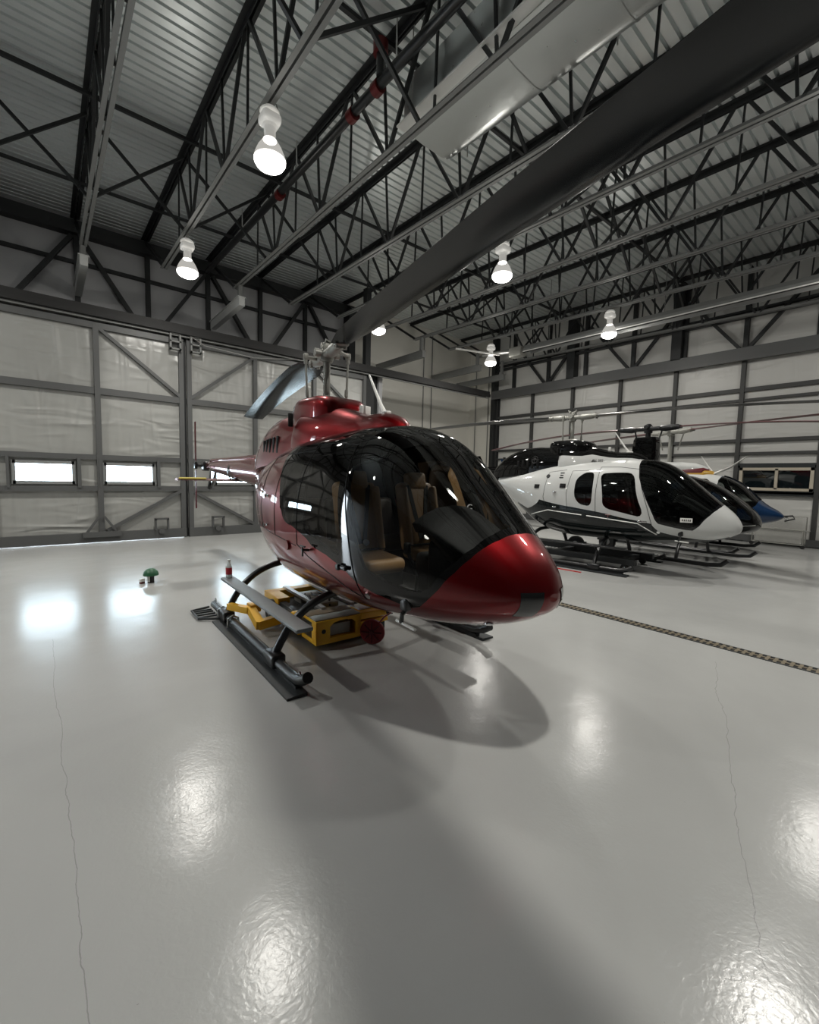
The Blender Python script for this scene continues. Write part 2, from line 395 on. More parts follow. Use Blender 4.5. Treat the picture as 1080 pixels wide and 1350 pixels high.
# ------------------------------------------------------------------ far wall with its own door
wr = struct(MB().bb(XR,XR+.2,YF-.2,YB+.2,0,8.9).build('wall_right', ins2, smooth=0), 'white insulated far wall behind the parked helicopters')
mb = MB()
for y in (13.42,11.48,9.6,7.7,5.86,4.0,2.12,.25,-1.6,-3.5): mb.bb(XR-.12,XR,y-.055,y+.055,.05,5.45)
rgs = mat('dark_grey_girt', (.055,.056,.055), .5, .2)
mb.build('wall_post', rgs, wr)
mb = MB()
for z,h in ((4.57,.06),(4.26,.04),(3.05,.05),(2.66,.04),(1.5,.03)): mb.bb(XR-.1,XR,YF,13.4,z-h,z+h)
mb.build('wall_girt', rgs, wr)
MB().bb(XR-.14,XR,YF,13.4,.03,.22).build('bottom_rail', gry, wr)
mb = MB(); mb.bb(XR-.34,XR,YF,13.55,5.45,5.78); mb.bb(XR-.38,XR-.3,YF,13.55,5.4,5.5)
mb.build('door_track', M['doorgrey'], wr)
mb = MB()
for y in (12.5,10.75,9.1,7.3,5.65,4.0,2.35,.7): mb.bb(XR-.14,XR,y-.06,y+.06,5.75,8.2)
mb.bb(XR-.34,XR,5.68,5.98,5.75,8.2); mb.bb(XR-.34,XR,9.45,9.78,5.75,8.2)
mb.build('header_post', blk, wr)
mb = MB(); mb.bb(XR-.24,XR-.06,YF,13.5,6.68,6.76); mb.bb(XR-.24,XR-.06,YF,13.5,6.84,6.9)
mb.build('header_chord', blk, wr)
mb = MB()
for y in (.7,4.0,7.3,10.75):
    for s_ in (-1,1): mb.beam((XR-.18,y+s_*.12,5.8),(XR-.18,y+s_*1.55,7.55),.09,.11,(1,0,0))
mb.build('header_brace', blk, wr)
mb = MB(); mb.bb(XR-.3,XR,13.42,13.62,0,8.2); mb.bb(XR-.06,XR,13.3,13.45,0,5.5)
mb.build('jamb_column', blk, wr)
MB().bb(XR-.05,XR,13.62,YB,0,8.4).build('jamb_panel', pan, wr)
# far window with dark panes
wood = mat('pale_window_frame',(.50,.45,.36),.5)
wn = struct(MB().bb(XR-.06,XR-.045,2.28,3.80,1.62,2.17).build('window_6', mat('dark_window_pane',(.008,.012,.014),.04,0,1,.01), smooth=0), 'dark two pane window low in the far wall')
mb = MB()
for q in ((2.2,3.9,2.15,2.23),(2.2,3.9,1.56,1.64),(2.2,2.28,1.56,2.23),(3.82,3.9,1.56,2.23),(2.98,3.05,1.6,2.2)): mb.bb(XR-.12,XR-.02,*q)
mb.build('window_frame', wood, wn)
mb = MB(); mb.bb(XR-.10,XR,2.05,4.05,2.23,2.36); mb.bb(XR-.10,XR,2.05,4.05,1.42,1.56); mb.bb(XR-.10,XR,2.05,2.2,1.5,2.3); mb.bb(XR-.1,XR,3.9,4.05,1.5,2.3)
mb.build('window_surround', M['darkplate'], wn)
# conduits on the cream wall
for k,(x,lb) in enumerate(((13.25,'left thin conduit of the middle pair on the cream wall'),(13.75,'right thin conduit of the middle pair on the cream wall'))):
    tag(MB().cyl((x,YB-.03,0.0),(x,YB-.03,8.2),.022,8).build('conduit', M['steelgrey']), lb, 'pipe', 'wall conduits')
for k,(y,lb) in enumerate(((14.75,'thin conduit on the cream corner strip nearest the wall corner'),(13.95,'thin conduit on the cream corner strip nearest the door jamb'))):
    tag(MB().cyl((XR-.09,y,0.0),(XR-.09,y,8.0),.022,8).build('conduit', M['steelgrey']), lb, 'pipe', 'wall conduits')
# ------------------------------------------------------------------ roof steel
JX = [.8,2.42,4.16,5.78,7.40,9.1,10.65,12.45,14.1,15.65]
Y0, Y1 = -7.2, 12.75
JL = ['first steel roof joist from the left, left of all the lamps','second steel roof joist from the left, holding the nearest lamps',
 'third steel roof joist from the left, under the near edge of the silver duct','fourth steel roof joist from the left, just beyond the silver duct',
 'fifth steel roof joist from the left, holding the lamp below the blade','sixth steel roof joist from the left, just below the raised rotor blade',
 'seventh steel roof joist from the left, two before the tube heater','eighth steel roof joist from the left, holding the farthest lamps',
 'ninth steel roof joist from the left, hidden partly behind the tube heater','tenth steel roof joist from the left, closest to the far wall']
def joist():
    J = thing('roof_joist','','joist',(0,0,0),group='open web steel roof joists')
    mb = MB()
    for s_ in (-1,1):     # double-angle bottom chord with the dark slot between
        mb.beam((s_*.045,Y0,zbc(Y0)),(s_*.045,Y1,zbc(Y1)),.06,.012)
        mb.beam((s_*.02,Y0,zbc(Y0)+.035),(s_*.02,Y1,zbc(Y1)+.035),.01,.07)
    mb.build('bottom_chord', M['steelgrey'], J, 'lighter grey double angle chord', smooth=0)
    mb = MB()
    for s_ in (-1,1):
        mb.beam((s_*.06,YF,zdeck(YF)-.012),(s_*.06,YB,zdeck(YB)-.012),.09,.014)
        mb.beam((s_*.022,YF,zdeck(YF)-.06),(s_*.022,YB,zdeck(YB)-.06),.012,.09)
    mb.build('top_chord', blk, J, smooth=0)
    p = 2.13; yb = Y1-.15-2.6
    ys = []
    while yb > Y0+.5: ys.append(yb); yb -= p
    for y in ys:
        b0 = lambda x: (x,y,zbc(y)+.03)
        for dy,r in ((-.98,.026),(.98,.026)):
            mb = MB(); mb.beam((0,y+(.05 if dy>0 else -.05),zbc(y)+.03),(0,y+dy,zdeck(y+dy)-.06),.05,.05); mb.build('web_diagonal', blk, J, smooth=0)
        MB().beam((0,y,zbc(y)+.03),(0,y+.12,zdeck(y)-.06),.035,.035).build('web_vertical', blk, J, smooth=0)
        MB().beam((0,y+p*.5,zbc(y+p*.5)+.03),(0,y+p*.5-.05,zdeck(y+p*.5)-.06),.03,.03).build('web_vertical', blk, J, smooth=0)
    MB().beam((0,Y1-.05,zbc(Y1)+.03),(0,YB-.1,zdeck(YB)-.1),.07,.07).build('end_strut', blk, J, smooth=0)
    return J
j0 = joist()
for i,x in enumerate(JX):
    j = j0 if i == 0 else copy_tree(j0)
    j.location = (x,0,0); j['label'] = JL[i]
j = copy_tree(j0); j.location = (-.85,0,0); j['label'] = 'steel roof joist outside the frame, left of the first visible one'
# horizontal bridging angles (along X) and crossed braces in each bay
def bridging(y, lab):
    b = tag(MB().beam((XL,y,zdeck(y)-.15),(XR,y,zdeck(y)-.15),.06,.06).build('bridging_bar', blk, smooth=0), lab, 'steel bar', 'bridging bars under the deck')
for y,l in ((12.9,'thin dark bridging bar under the deck nearest the header wall'),(9.75,'thin dark bridging bar under the deck second from the header wall'),(5.6,'thin dark bridging bar under the deck over the red rotor mast'),(1.3,'thin dark bridging bar under the deck nearest the viewer')): bridging(y,l)
for k,(y,wh) in enumerate(((10.4,'far'),(4.9,'near'))):
    xs = [-.85]+JX
    for i in range(len(xs)-1):
        if k == 1 and i == 3: continue
        a,c = xs[i],xs[i+1]
        t = thing('cross_brace', 'thin black crossed braces, %s set, in the %s joist bay from the left'%(wh,ORD[i]), 'brace', (a,y,zbc(y)), group='crossed braces between roof joists')
        zt = zdeck(y)-zbc(y)-.1
        MB().beam((.03,0,.05),(c-a-.03,0,zt),.05,.05).build('brace_bar', blk, t, smooth=0)
        MB().beam((.03,.06,zt),(c-a-.03,.06,.05),.05,.05).build('brace_bar', blk, t, smooth=0)
# sprinkler main with red couplings
sp = thing('sprinkler_pipe','thick dark sprinkler main running alongside the third roof joist','pipe',(3.98,0,0))
MB().tube([(0,YF+.2,7.10),(0,4,7.42),(0,YB-.5,7.86)],.075,14).build('pipe_run', M['skidblk'], sp)
for y in (3.5,5.75,6.45,9.3): MB().cyl((0,y-.07,7.41+.035*(y-4)),(0,y+.07,7.41+.035*(y-4)+.004),.10,16).build('pipe_coupling', M['pipe_red'], sp, 'dull red pipe coupling')
for y in (5.3,8.5,11.6): MB().tube([(0,y,7.55+.035*(y-4)),(0,y,zdeck(y))],.012,6).build('pipe_hanger', M['alu'], sp)
MB().tube([(-.06,5.6,7.95),(-.06,5.6,7.5)],.06,12).build('pipe_branch', M['skidblk'], sp)
MB().cyl((-.06,5.6,7.80),(-.06,5.6,7.96),.11,16).build('pipe_coupling', M['pipe_red'], sp, 'dull red pipe coupling')
# duct: flat bottom, rounded far side
du = thing('air_duct','long silver sheet metal air duct hung between the roof joists','duct',(0,0,0))
sec = [(4.24,7.5),(4.24,6.84),(4.62,6.80)]+[(5.0+.34*math.sin(a),7.14-.34*math.cos(a)) for a in np.linspace(0,PI,10)]+[(4.62,7.5)]
zs = lambda y: .025*(y-5.4)
ys = [5.43,4.9,3.7,2.5,1.3,.1,-1.1,-2.3,-3.5,-4.7,-5.9,-7.0]
mb = MB(); mb.loft([[(x,y,z+zs(y)) for x,z in sec] for y in ys]); mb.build('duct_body', M['galv'], du, smooth=40)
for y in ys[2:-1]:
    mb = MB(); mb.loft([[(4.79+(x-4.79)*1.012,yy,7.15+(z-7.15)*1.015+zs(y)) for x,z in sec] for yy in (y-.012,y+.012)],caps=False); mb.build('duct_seam', M['galv'], du, smooth=40)
mb = MB(); mb.bb(4.10,4.26,-7,5.43,6.80,6.825); mb.build('duct_ledge', M['ivory'], du, 'pale folded ledge', smooth=0)
for y in (5.2,2.8,.5):
    for x in (4.2,5.36): MB().cyl((x,y,6.85),(x,y,zdeck(y)),.010,6).build('duct_hanger', M['alu'], du)

# ------------------------------------------------------------------ high-bay lamps
def lamp():
    T = thing('high_bay_lamp','','lamp',group='high bay lamps')
    mb = MB(); mb.rbox((0,0,.50),(.25,.25,.14),.05); mb.lathe([(.13,.58),(.13,.60),(.09,.64),(.02,.66)],n=16); mb.build('ballast_housing', M['lampbox'], T)
    MB().lathe([(.10,.43),(.075,.40),(.075,.27),(.09,.25)],n=20).build('lamp_neck', M['lampbox'], T)
    MB().lathe([(.085,.26),(.11,.22),(.155,.15),(.19,.07),(.205,.02),(.205,.0)],n=32,caps=False).build('lamp_shade', M['lampglass'], T)
    MB().lathe([(.203,.012),(.20,-.03),(.17,-.075),(.10,-.11),(.01,-.12)],n=32,caps=False).build('lamp_lens', M['emit_lamp'], T)
    mb = MB(); mb.tube([(0,0,.66),(0,0,.78)],.008,6); mb.tube([(0,0,.76),(.09,0,.74),(.11,0,.68),(.1,0,.62)],.008,6); mb.build('lamp_hook', M['steelgrey'], T)
    return T
LP = [(2.43,6.0,'big bright round lamp hanging nearest, above the red helicopter tail'),(2.40,10.3,'bright round lamp hanging in front of the dark header wall'),
      (7.33,6.02,'bright round lamp hanging just under the raised rotor blade'),(12.38,6.25,'bright round lamp beside the left half of the tube heater'),
      (7.42,10.5,'round lamp half hidden behind the rotor blade near the cream wall'),(12.38,10.55,'round lamp farthest away, at the cream wall corner'),
      (2.55,1.2,'round lamp overhead, nearest the viewer'),
      (7.5,.9,'round lamp outside the frame on the right'),(12.38,1.05,'round lamp above the noses of the parked helicopters'),
      (-2.5,6.0,'round lamp out of sight on the left'),(-2.5,10.3,'round lamp out of sight by the left of the door')]
l0 = lamp()
ld = bpy.data.lights.new('lamp_light','POINT'); ld.shadow_soft_size = .10; ld.energy = LAMPW*.26; ld.color = (1,.965,.90)
ls = bpy.data.lights.new('lamp_beam','SPOT'); ls.shadow_soft_size = .14; ls.energy = LAMPW; ls.color = (1,.965,.90); ls.spot_size = math.radians(128); ls.spot_blend = 1.0
for i,(x,y,lb) in enumerate(LP):
    t = l0 if i == 0 else copy_tree(l0)
    t.location = (x,y,5.88); t['label'] = lb
    q = bpy.data.objects.new('lamp_light', ld); COL.objects.link(q); q.parent = t; q.location = (0,0,.01)
    q = bpy.data.objects.new('lamp_beam', ls); COL.objects.link(q); q.parent = t; q.location = (0,0,-.02)

# ------------------------------------------------------------------ tube heater, outrigger beams
h = thing('tube_heater','long radiant tube heater hung beside the far wall','heater',(12.85,0,6.12))
mb = MB(); sec = [(-.22,-.04),(-.20,.04),(-.10,.17),(.10,.17),(.20,.04),(.22,-.04),(.205,-.04),(.19,.03),(.095,.155),(-.095,.155),(-.19,.03),(-.205,-.04)]
mb.loft([[(x,y,z+.012*(y-9)) for x,z in sec] for y in (-5,9.35)]); mb.build('reflector_hood', mat('grey_heater_hood',(.25,.255,.25),.45,.3), h, smooth=0)
MB().tube([(0,-5,-.12),(0,9.5,.03)],.05,14).build('burner_tube', M['steelblk'], h)
mb = MB(); mb.bb(-.235,-.215,-5,9.35,-.06,-.035); mb.xf(Matrix.Shear('XZ',4,(0,0)) if False else Matrix()); mb.v=[(x,y,z+.012*(y-9)) for x,y,z in mb.v]; mb.build('hood_lip', M['ivory'], h, 'bright lower lip of the hood', smooth=0)
mb = MB(); mb.rbox((0,9.75,.05),(.34,.5,.32),.03); mb.build('burner_box', M['gunmetal'], h)
MB().cyl((0,9.95,.12),(-.15,11.2,.22),.07,14).build('exhaust_pipe', M['alu'], h)
for y in (-2,1.5,5,8.5): MB().tube([(0,y,.16+.012*(y-9)),(0,y,2.1)],.01,6).build('heater_hanger', M['steelgrey'], h)
tag(MB().beam((11.4,11.35,6.34),(12.5,10.25,6.12),.05,.05).build('light_strip', M['ivory'], smooth=0),'thin white strip light by the end of the tube heater','light')
def outrigger(x, ya, yb, z, m, lb, wd=.15):
    t = thing('outrigger_beam', lb, 'beam', (x,0,z), group='outrigger beams from the header wall')
    mb = MB(); mb.bb(-wd/2,wd/2,ya,yb,-.11,.11); mb.bb(-wd/2-.03,wd/2+.03,ya,yb,.11,.13); mb.build('box_beam', m, t, smooth=0)
    MB().bb(-.05,.05,ya+.1,ya+.2,.13,zbc(ya)+.02-z).build('hanger', M['steelgrey'], t, smooth=0)
ob = mat('pale_grey_beam',(.5,.51,.5),.5,.0)
outrigger(.80,12.62,14.9,6.42,ob,'short pale beam under the first roof joist by the header wall')
outrigger(4.18,12.25,14.9,6.32,ob,'short pale beam hanging under the end of the third roof joist')
outrigger(10.65,12.2,15.1,6.18,M['steelgrey'],'grey beam over the door track on the cream wall, leftmost of three')
outrigger(13.64,12.16,15.0,6.20,M['steelgrey'],'grey beam over the door track on the cream wall, middle of three')
outrigger(15.25,12.2,15.0,6.1,M['steelgrey'],'grey beam over the door track on the cream wall, rightmost of three')
c = tag(MB().tube([(2.72,YD-.22,5.35),(3.3,YD-.24,5.05),(4.6,YD-.24,4.98),(6.0,YD-.2,5.2)],.012,6).build('slack_cable', M['alu']),'thin slack cable along the top of the right door leaf','cable')

# ------------------------------------------------------------------ floor drain
dr = thing('floor_drain','long narrow grated trench drain set in the floor','drain',(5.43,0,0))
mb = MB()
for s_ in (-1,1): mb.bb(s_*.075-.008,s_*.075+.008,-7,4.6,0,.006)
mb.build('drain_frame', M['darkplate'], dr, smooth=0)
MB().bb(-.07,.07,-7,4.6,.0,.002).build('drain_channel', M['cloth'], dr, smooth=0)
mb = MB(); y = -7
gr_ = mat('worn_drain_grate',(.20,.17,.12),.55,.6)
while y < 4.58: mb.bb(-.068,.068,y,y+.028,.001,.006); y += .062
mb.bb(-.012,.012,-7,4.6,.001,.007); mb.build('drain_grate', gr_, dr, smooth=0)
# ------------------------------------------------------------------ light helicopter: lofted pod cut into panels
def pchip(xs, ys):
    xs = np.asarray(xs,float); ys = np.asarray(ys,float); h = np.diff(xs); d = np.diff(ys)/h; n = len(xs); m = np.zeros(n)
    for i in range(1,n-1):
        if d[i-1]*d[i] > 0:
            w1 = 2*h[i]+h[i-1]; w2 = h[i]+2*h[i-1]; m[i] = (w1+w2)/(w1/d[i-1]+w2/d[i])
    m[0] = d[0]; m[-1] = d[-1]
    def f(x):
        x = np.clip(np.asarray(x,float),xs[0],xs[-1]); k = np.clip(np.searchsorted(xs,x,side='right')-1,0,n-2); t = (x-xs[k])/h[k]
        return (1+2*t)*(1-t)**2*ys[k]+t*(1-t)**2*h[k]*m[k]+t*t*(3-2*t)*ys[k+1]+t*t*(t-1)*h[k]*m[k+1]
    return f
class Pod:
    def __init__(s, S, T, y0):
        s.F = {k: pchip(np.sqrt(S), v) for k,v in T.items()}; s.y0 = y0; s.smax = S[-1]
    def at(s, st, th):
        u = np.sqrt(np.maximum(st,0)); c = np.cos(th); sn = np.maximum(np.sin(th),0)
        zt,zb,hw,zm,nt,nb = [s.F[k](u) for k in ('zt','zb','hw','zm','nt','nb')]
        n = np.where(c>=0,nt,nb)
        x = hw*sn**(2/n); z = np.where(c>=0, zm+(zt-zm)*np.abs(c)**(2/n), zm-(zm-zb)*np.abs(c)**(2/n))
        return np.stack([x, st+s.y0, z], -1)
    def nrm(s, st, th):
        e = 2e-3; u = np.sqrt(np.maximum(st,1e-6)); tc = np.clip(th,2*e,PI-2*e)
        a = s.at((u+e)**2,tc)-s.at(np.maximum(u-e,0)**2,tc); b = s.at(st,tc+e)-s.at(st,tc-e)
        n = np.cross(a,b); n /= np.linalg.norm(n,axis=-1,keepdims=True)+1e-12
        out = s.at(st,tc)-np.stack([0*st, st+s.y0, s.F['zm'](u)],-1)
        sg = np.sign((n*out).sum(-1,keepdims=True)); n = n*np.where(sg==0,1,sg)
        k = (th<3*e)|(th>PI-3*e); n[k,0] = 0; n /= np.linalg.norm(n,axis=-1,keepdims=True)
        return n
    def th(s, st, z):
        lo,hi = 0.,PI
        for _ in range(40):
            m = (lo+hi)/2
            if float(s.at(np.array(st),np.array(m))[2]) > z: lo = m
            else: hi = m
        return (lo+hi)/2
    def p(s, st, z, side=-1, off=0):
        t = s.th(st,z); q = s.at(np.array([st]),np.array([t]))[0]+s.nrm(np.array([st]),np.array([t]))[0]*off
        return Vector((side*q[0], q[1], q[2]))
    def n(s, st, z, side=-1):
        t = s.th(st,z); q = s.nrm(np.array([st]),np.array([t]))[0]; return Vector((side*q[0],q[1],q[2]))
def inside(px, py, poly):
    r = np.zeros(len(px),bool); n = len(poly); j = n-1
    for i in range(n):
        xi,yi = poly[i]; xj,yj = poly[j]
        c = ((yi>py)!=(yj>py)) & (px < (xj-xi)*(py-yi)/(yj-yi+1e-15)+xi); r ^= c; j = i
    return r
def chaikin(p, k=2):
    for _ in range(k):
        q = []
        for i in range(len(p)):
            a,b = np.array(p[i]),np.array(p[(i+1)%len(p)]); q += [tuple(a*.8+b*.2), tuple(a*.2+b*.8)]
        p = q
    return p
def pod_panels(pod, regions, parent, both=('windshield','door_window','rear_window','landing_light'), ns=110, nt=64, liner=None):
    """regions: (name, polygon[(s,theta)], material, label), first match wins; polygon None = everything left"""
    u0,u1 = .035, math.sqrt(pod.smax)
    V = []; E = []
    def key(s_,t_): return (math.sqrt(max(s_,0))*1.3, t_*.55)
    def seg(a, b, step=.022):
        k = max(1,int(math.hypot(a[0]-b[0],a[1]-b[1])/step)); return [(a[0]+(b[0]-a[0])*i/k, a[1]+(b[1]-a[1])*i/k) for i in range(k)]
    polys = []
    lo,hi = (u0*1.3,0.), (u1*1.3,PI*.55)
    for r in regions:
        if r[1] is None: polys.append(None); continue
        P_ = [key(*q) for q in r[1]]; P_ = [(min(max(a,lo[0]),hi[0]),min(max(b,lo[1]),hi[1])) for a,b in P_]
        D = []
        for i in range(len(P_)): D += seg(P_[i],P_[(i+1)%len(P_)])
        polys.append(D); o = len(V); V += D; E += [(o+i,o+(i+1)%len(D)) for i in range(len(D))]
    us = np.linspace(lo[0],hi[0],ns); ts = np.linspace(0,hi[1],nt)
    for i,a in enumerate(us):
        for j,b in enumerate(ts):
            V.append((a, b))
    r = delaunay_2d_cdt([Vector(q) for q in V], E, [], 0, 1e-6)
    pts = np.array([tuple(q) for q in r[0]]); tri = [f for f in r[2] if len(f)==3]
    T = np.array(tri); c = pts[T].mean(1)
    st = (pts[:,0]/1.3)**2; th = np.clip(pts[:,1]/.55,0,PI)
    XYZ = pod.at(st,th); NR = pod.nrm(st,th)
    # orient
    g = XYZ[T]; fn = np.cross(g[:,1]-g[:,0],g[:,2]-g[:,0]); fl = (fn*NR[T].mean(1)).sum(-1) < 0
    T[fl] = T[fl][:,::-1]
    left = np.ones(len(T),bool); out = {}
    capn = None
    for (name,poly,m,lab),D in zip(regions,polys):
        sel = left if D is None else (left & inside(c[:,0],c[:,1],D)); left = left & ~sel
        if not sel.any(): continue
        tt = T[sel]; ids = np.unique(tt); mp = -np.ones(len(pts),int); mp[ids] = np.arange(len(ids)); tt = mp[tt]
        P0_,N0_ = XYZ[ids],NR[ids]; P1_,N1_ = P0_*[-1,1,1],N0_*[-1,1,1]
        if name in both:
            for P_,N_,t_ in ((P1_,N1_,tt[:,::-1]),(P0_,N0_,tt)):
                mb = MB(); mb.v = [tuple(q) for q in P_]; mb.f = [tuple(map(int,q)) for q in t_]; mb.n = [tuple(q) for q in N_]
                mb.build(name, m, parent, lab)
        else:
            k = len(P0_); mb = MB(); mb.v = [tuple(q) for q in P0_]+[tuple(q) for q in P1_]
            mb.f = [tuple(map(int,q)) for q in tt]+[tuple(int(x)+k for x in q) for q in tt[:,::-1]]
            mb.n = [tuple(q) for q in N0_]+[tuple(q) for q in N1_]
            if D is None or inside(np.array([lo[0]+.001]),np.array([.8]),D)[0]:   # close the nose point
                tip = pod.at(np.array([0.]),np.array([0.5]))[0]; tip[0] = 0; tip[2] = float(pod.F['zm'](0.)); k2 = len(mb.v)
                ring = pod.at(np.full(20,u0*u0),np.linspace(0,PI,20)); mb.v.append(tuple(tip)); mb.n.append((0,-1,0))
                for sgn in (1,-1):
                    b0 = len(mb.v)
                    for q in ring: mb.v.append((q[0]*sgn,q[1],q[2])); mb.n.append((0,-1,0))
                    for i in range(19): mb.f.append((k2,b0+i,b0+i+1) if sgn<0 else (k2,b0+i+1,b0+i))
            out[name] = mb.build(name, m, parent, lab)
            if liner and name in liner:
                q = (st[ids]>.36)&(st[ids]<3.0); keep = q[tt].all(1); t2 = tt[keep]
                if len(t2):
                    mb = MB(); Q0 = P0_-N0_*.03; Q1 = Q0*[-1,1,1]
                    mb.v = [tuple(a) for a in Q0]+[tuple(a) for a in Q1]; mb.f = [tuple(map(int,a)) for a in t2[:,::-1]]+[tuple(int(x)+k for x in a) for a in t2]
                    mb.build('cabin_lining', M['interior'], parent, 'dark cabin lining', fix=False)
    return out

SS = np.array([0,.03,.1,.29,.5,.75,1.0,1.25,1.53,1.9,2.4,2.9,3.4,3.8,4.2,4.6,4.95])
POD5 = Pod(SS, dict(
 zt=[1.0,1.098,1.206,1.385,1.57,1.789,2.005,2.15,2.222,2.237,2.229,2.21,2.159,2.094,2.013,1.945,1.901],
 zb=[.98,.895,.842,.753,.695,.651,.625,.604,.581,.570,.566,.566,.611,.742,.993,1.283,1.514],
 hw=[.02,.146,.249,.402,.52,.627,.705,.755,.775,.779,.772,.759,.712,.642,.53,.394,.278],
 zm=[.99,.99,.99,1.0,1.02,1.05,1.08,1.1,1.12,1.14,1.15,1.18,1.25,1.35,1.5,1.62,1.71],
 nt=[2,2,2.05,2.1,2.15,2.2,2.25,2.3,2.4,2.5,2.5,2.5,2.45,2.35,2.2,2.1,2.0],
 nb=[2,2,2.1,2.2,2.3,2.4,2.5,2.6,2.7,2.8,2.8,2.7,2.5,2.3,2.2,2.1,2.0]), -3.22)
GLASS_F = [(1.07,.055),(1.09,.35),(1.15,.58),(1.28,.76),(1.42,.87),(1.50,.93),(1.47,1.09),(1.37,1.305),(1.255,1.48),(1.14,1.61),(.963,1.675),(.75,1.735),(.66,1.72),(.58,1.58),(.45,1.23),(.381,.903),(.345,.5),(.335,.10)]
def sz(l): return [(s_,POD5.th(s_,z_)) for s_,z_ in l]
GLASS_D = chaikin(sz([(2.17,1.24),(2.20,1.55),(2.30,1.93),(1.98,1.95),(1.66,1.94),(1.56,1.5),(1.40,1.10),(1.75,1.16)]),2)
GLASS_R = chaikin(sz([(2.40,1.25),(2.40,1.6),(2.42,1.95),(2.62,1.95),(2.78,1.80),(2.78,1.45),(2.66,1.29)]),2)
BLACKZ = [(0.285,0),(.30,.49),(.332,.79),(.373,1.08),(.437,1.35),(.524,1.576),(.629,1.865),(.70,2.03),(.765,2.09),(.83,2.08),(.909,2.016),(1.07,1.934),(1.253,1.81),(1.42,1.66),(1.69,1.60),(1.98,1.575),(2.137,1.55),(2.373,1.52),(2.60,1.49),(2.78,1.40),(2.87,1.19),(2.98,.95),(3.05,.70),(3.08,0)]
def tube_on(pod, pts, side, r=.004, off=.001):
    q = []
    for i in range(len(pts)-1):
        a,b = pts[i],pts[i+1]
        for k in range(8): t = k/8; q.append(pod.p(a[0]+(b[0]-a[0])*t, a[1]+(b[1]-a[1])*t, side, off))
    q.append(pod.p(*pts[-1],side,off)); return q
def blade_mb(r0_, r1_, chord, thick, droop, tw0=.10, tw1=.0, root=.55, n=26, dirn=1):
    rings = []
    prof = [(.5,0),(.42,.28),(.25,.46),(.05,.5),(-.2,.36),(-.42,.14),(-.5,.02),(-.5,-.02),(-.42,-.10),(-.2,-.24),(.05,-.34),(.25,-.32),(.42,-.2)]
    for i in range(n):
        t = i/(n-1); r = r0_+(r1_-r0_)*t; ch = chord*min(1,root+(1-root)*min(1,(r-r0_)/.45)); a = tw0+(tw1-tw0)*t
        th_ = thick*(1 if t > .1 else 1.25)
        rings.append([(r*dirn, (x*ch*math.cos(a)-z*th_*math.sin(a))*dirn, x*ch*math.sin(a)+z*th_*math.cos(a)+droop(r)) for x,z in prof])
    return MB().loft(rings)
def tail_rotor(parent, c, R, m, az=0., side=-1):
    h = MB(); h.cyl((c[0],c[1],c[2]),(c[0]+side*.16,c[1],c[2]),.035,12); h.rbox((c[0]+side*.17,c[1],c[2]),(.06,.12,.16),.02)
    hb = h.build('tail_rotor_hub', M['skidblk'], parent)
    for d in (1,-1):
        mb = MB(); mb.loft([[(c[0]+side*.17+.012*a, c[1]+b*.13, c[2]+d*r) for a,b in ((1,0),(.6,.4),(0,.5),(-.6,.4),(-1,0),(-.6,-.4),(0,-.5),(.6,-.4))] for r in (.1,.25,R*.6,R)])
        mb.xf(Matrix.Translation(c)@Matrix.Rotation(az,4,'X')@Matrix.Translation(-Vector(c))); mb.build('tail_rotor_blade', m, hb)

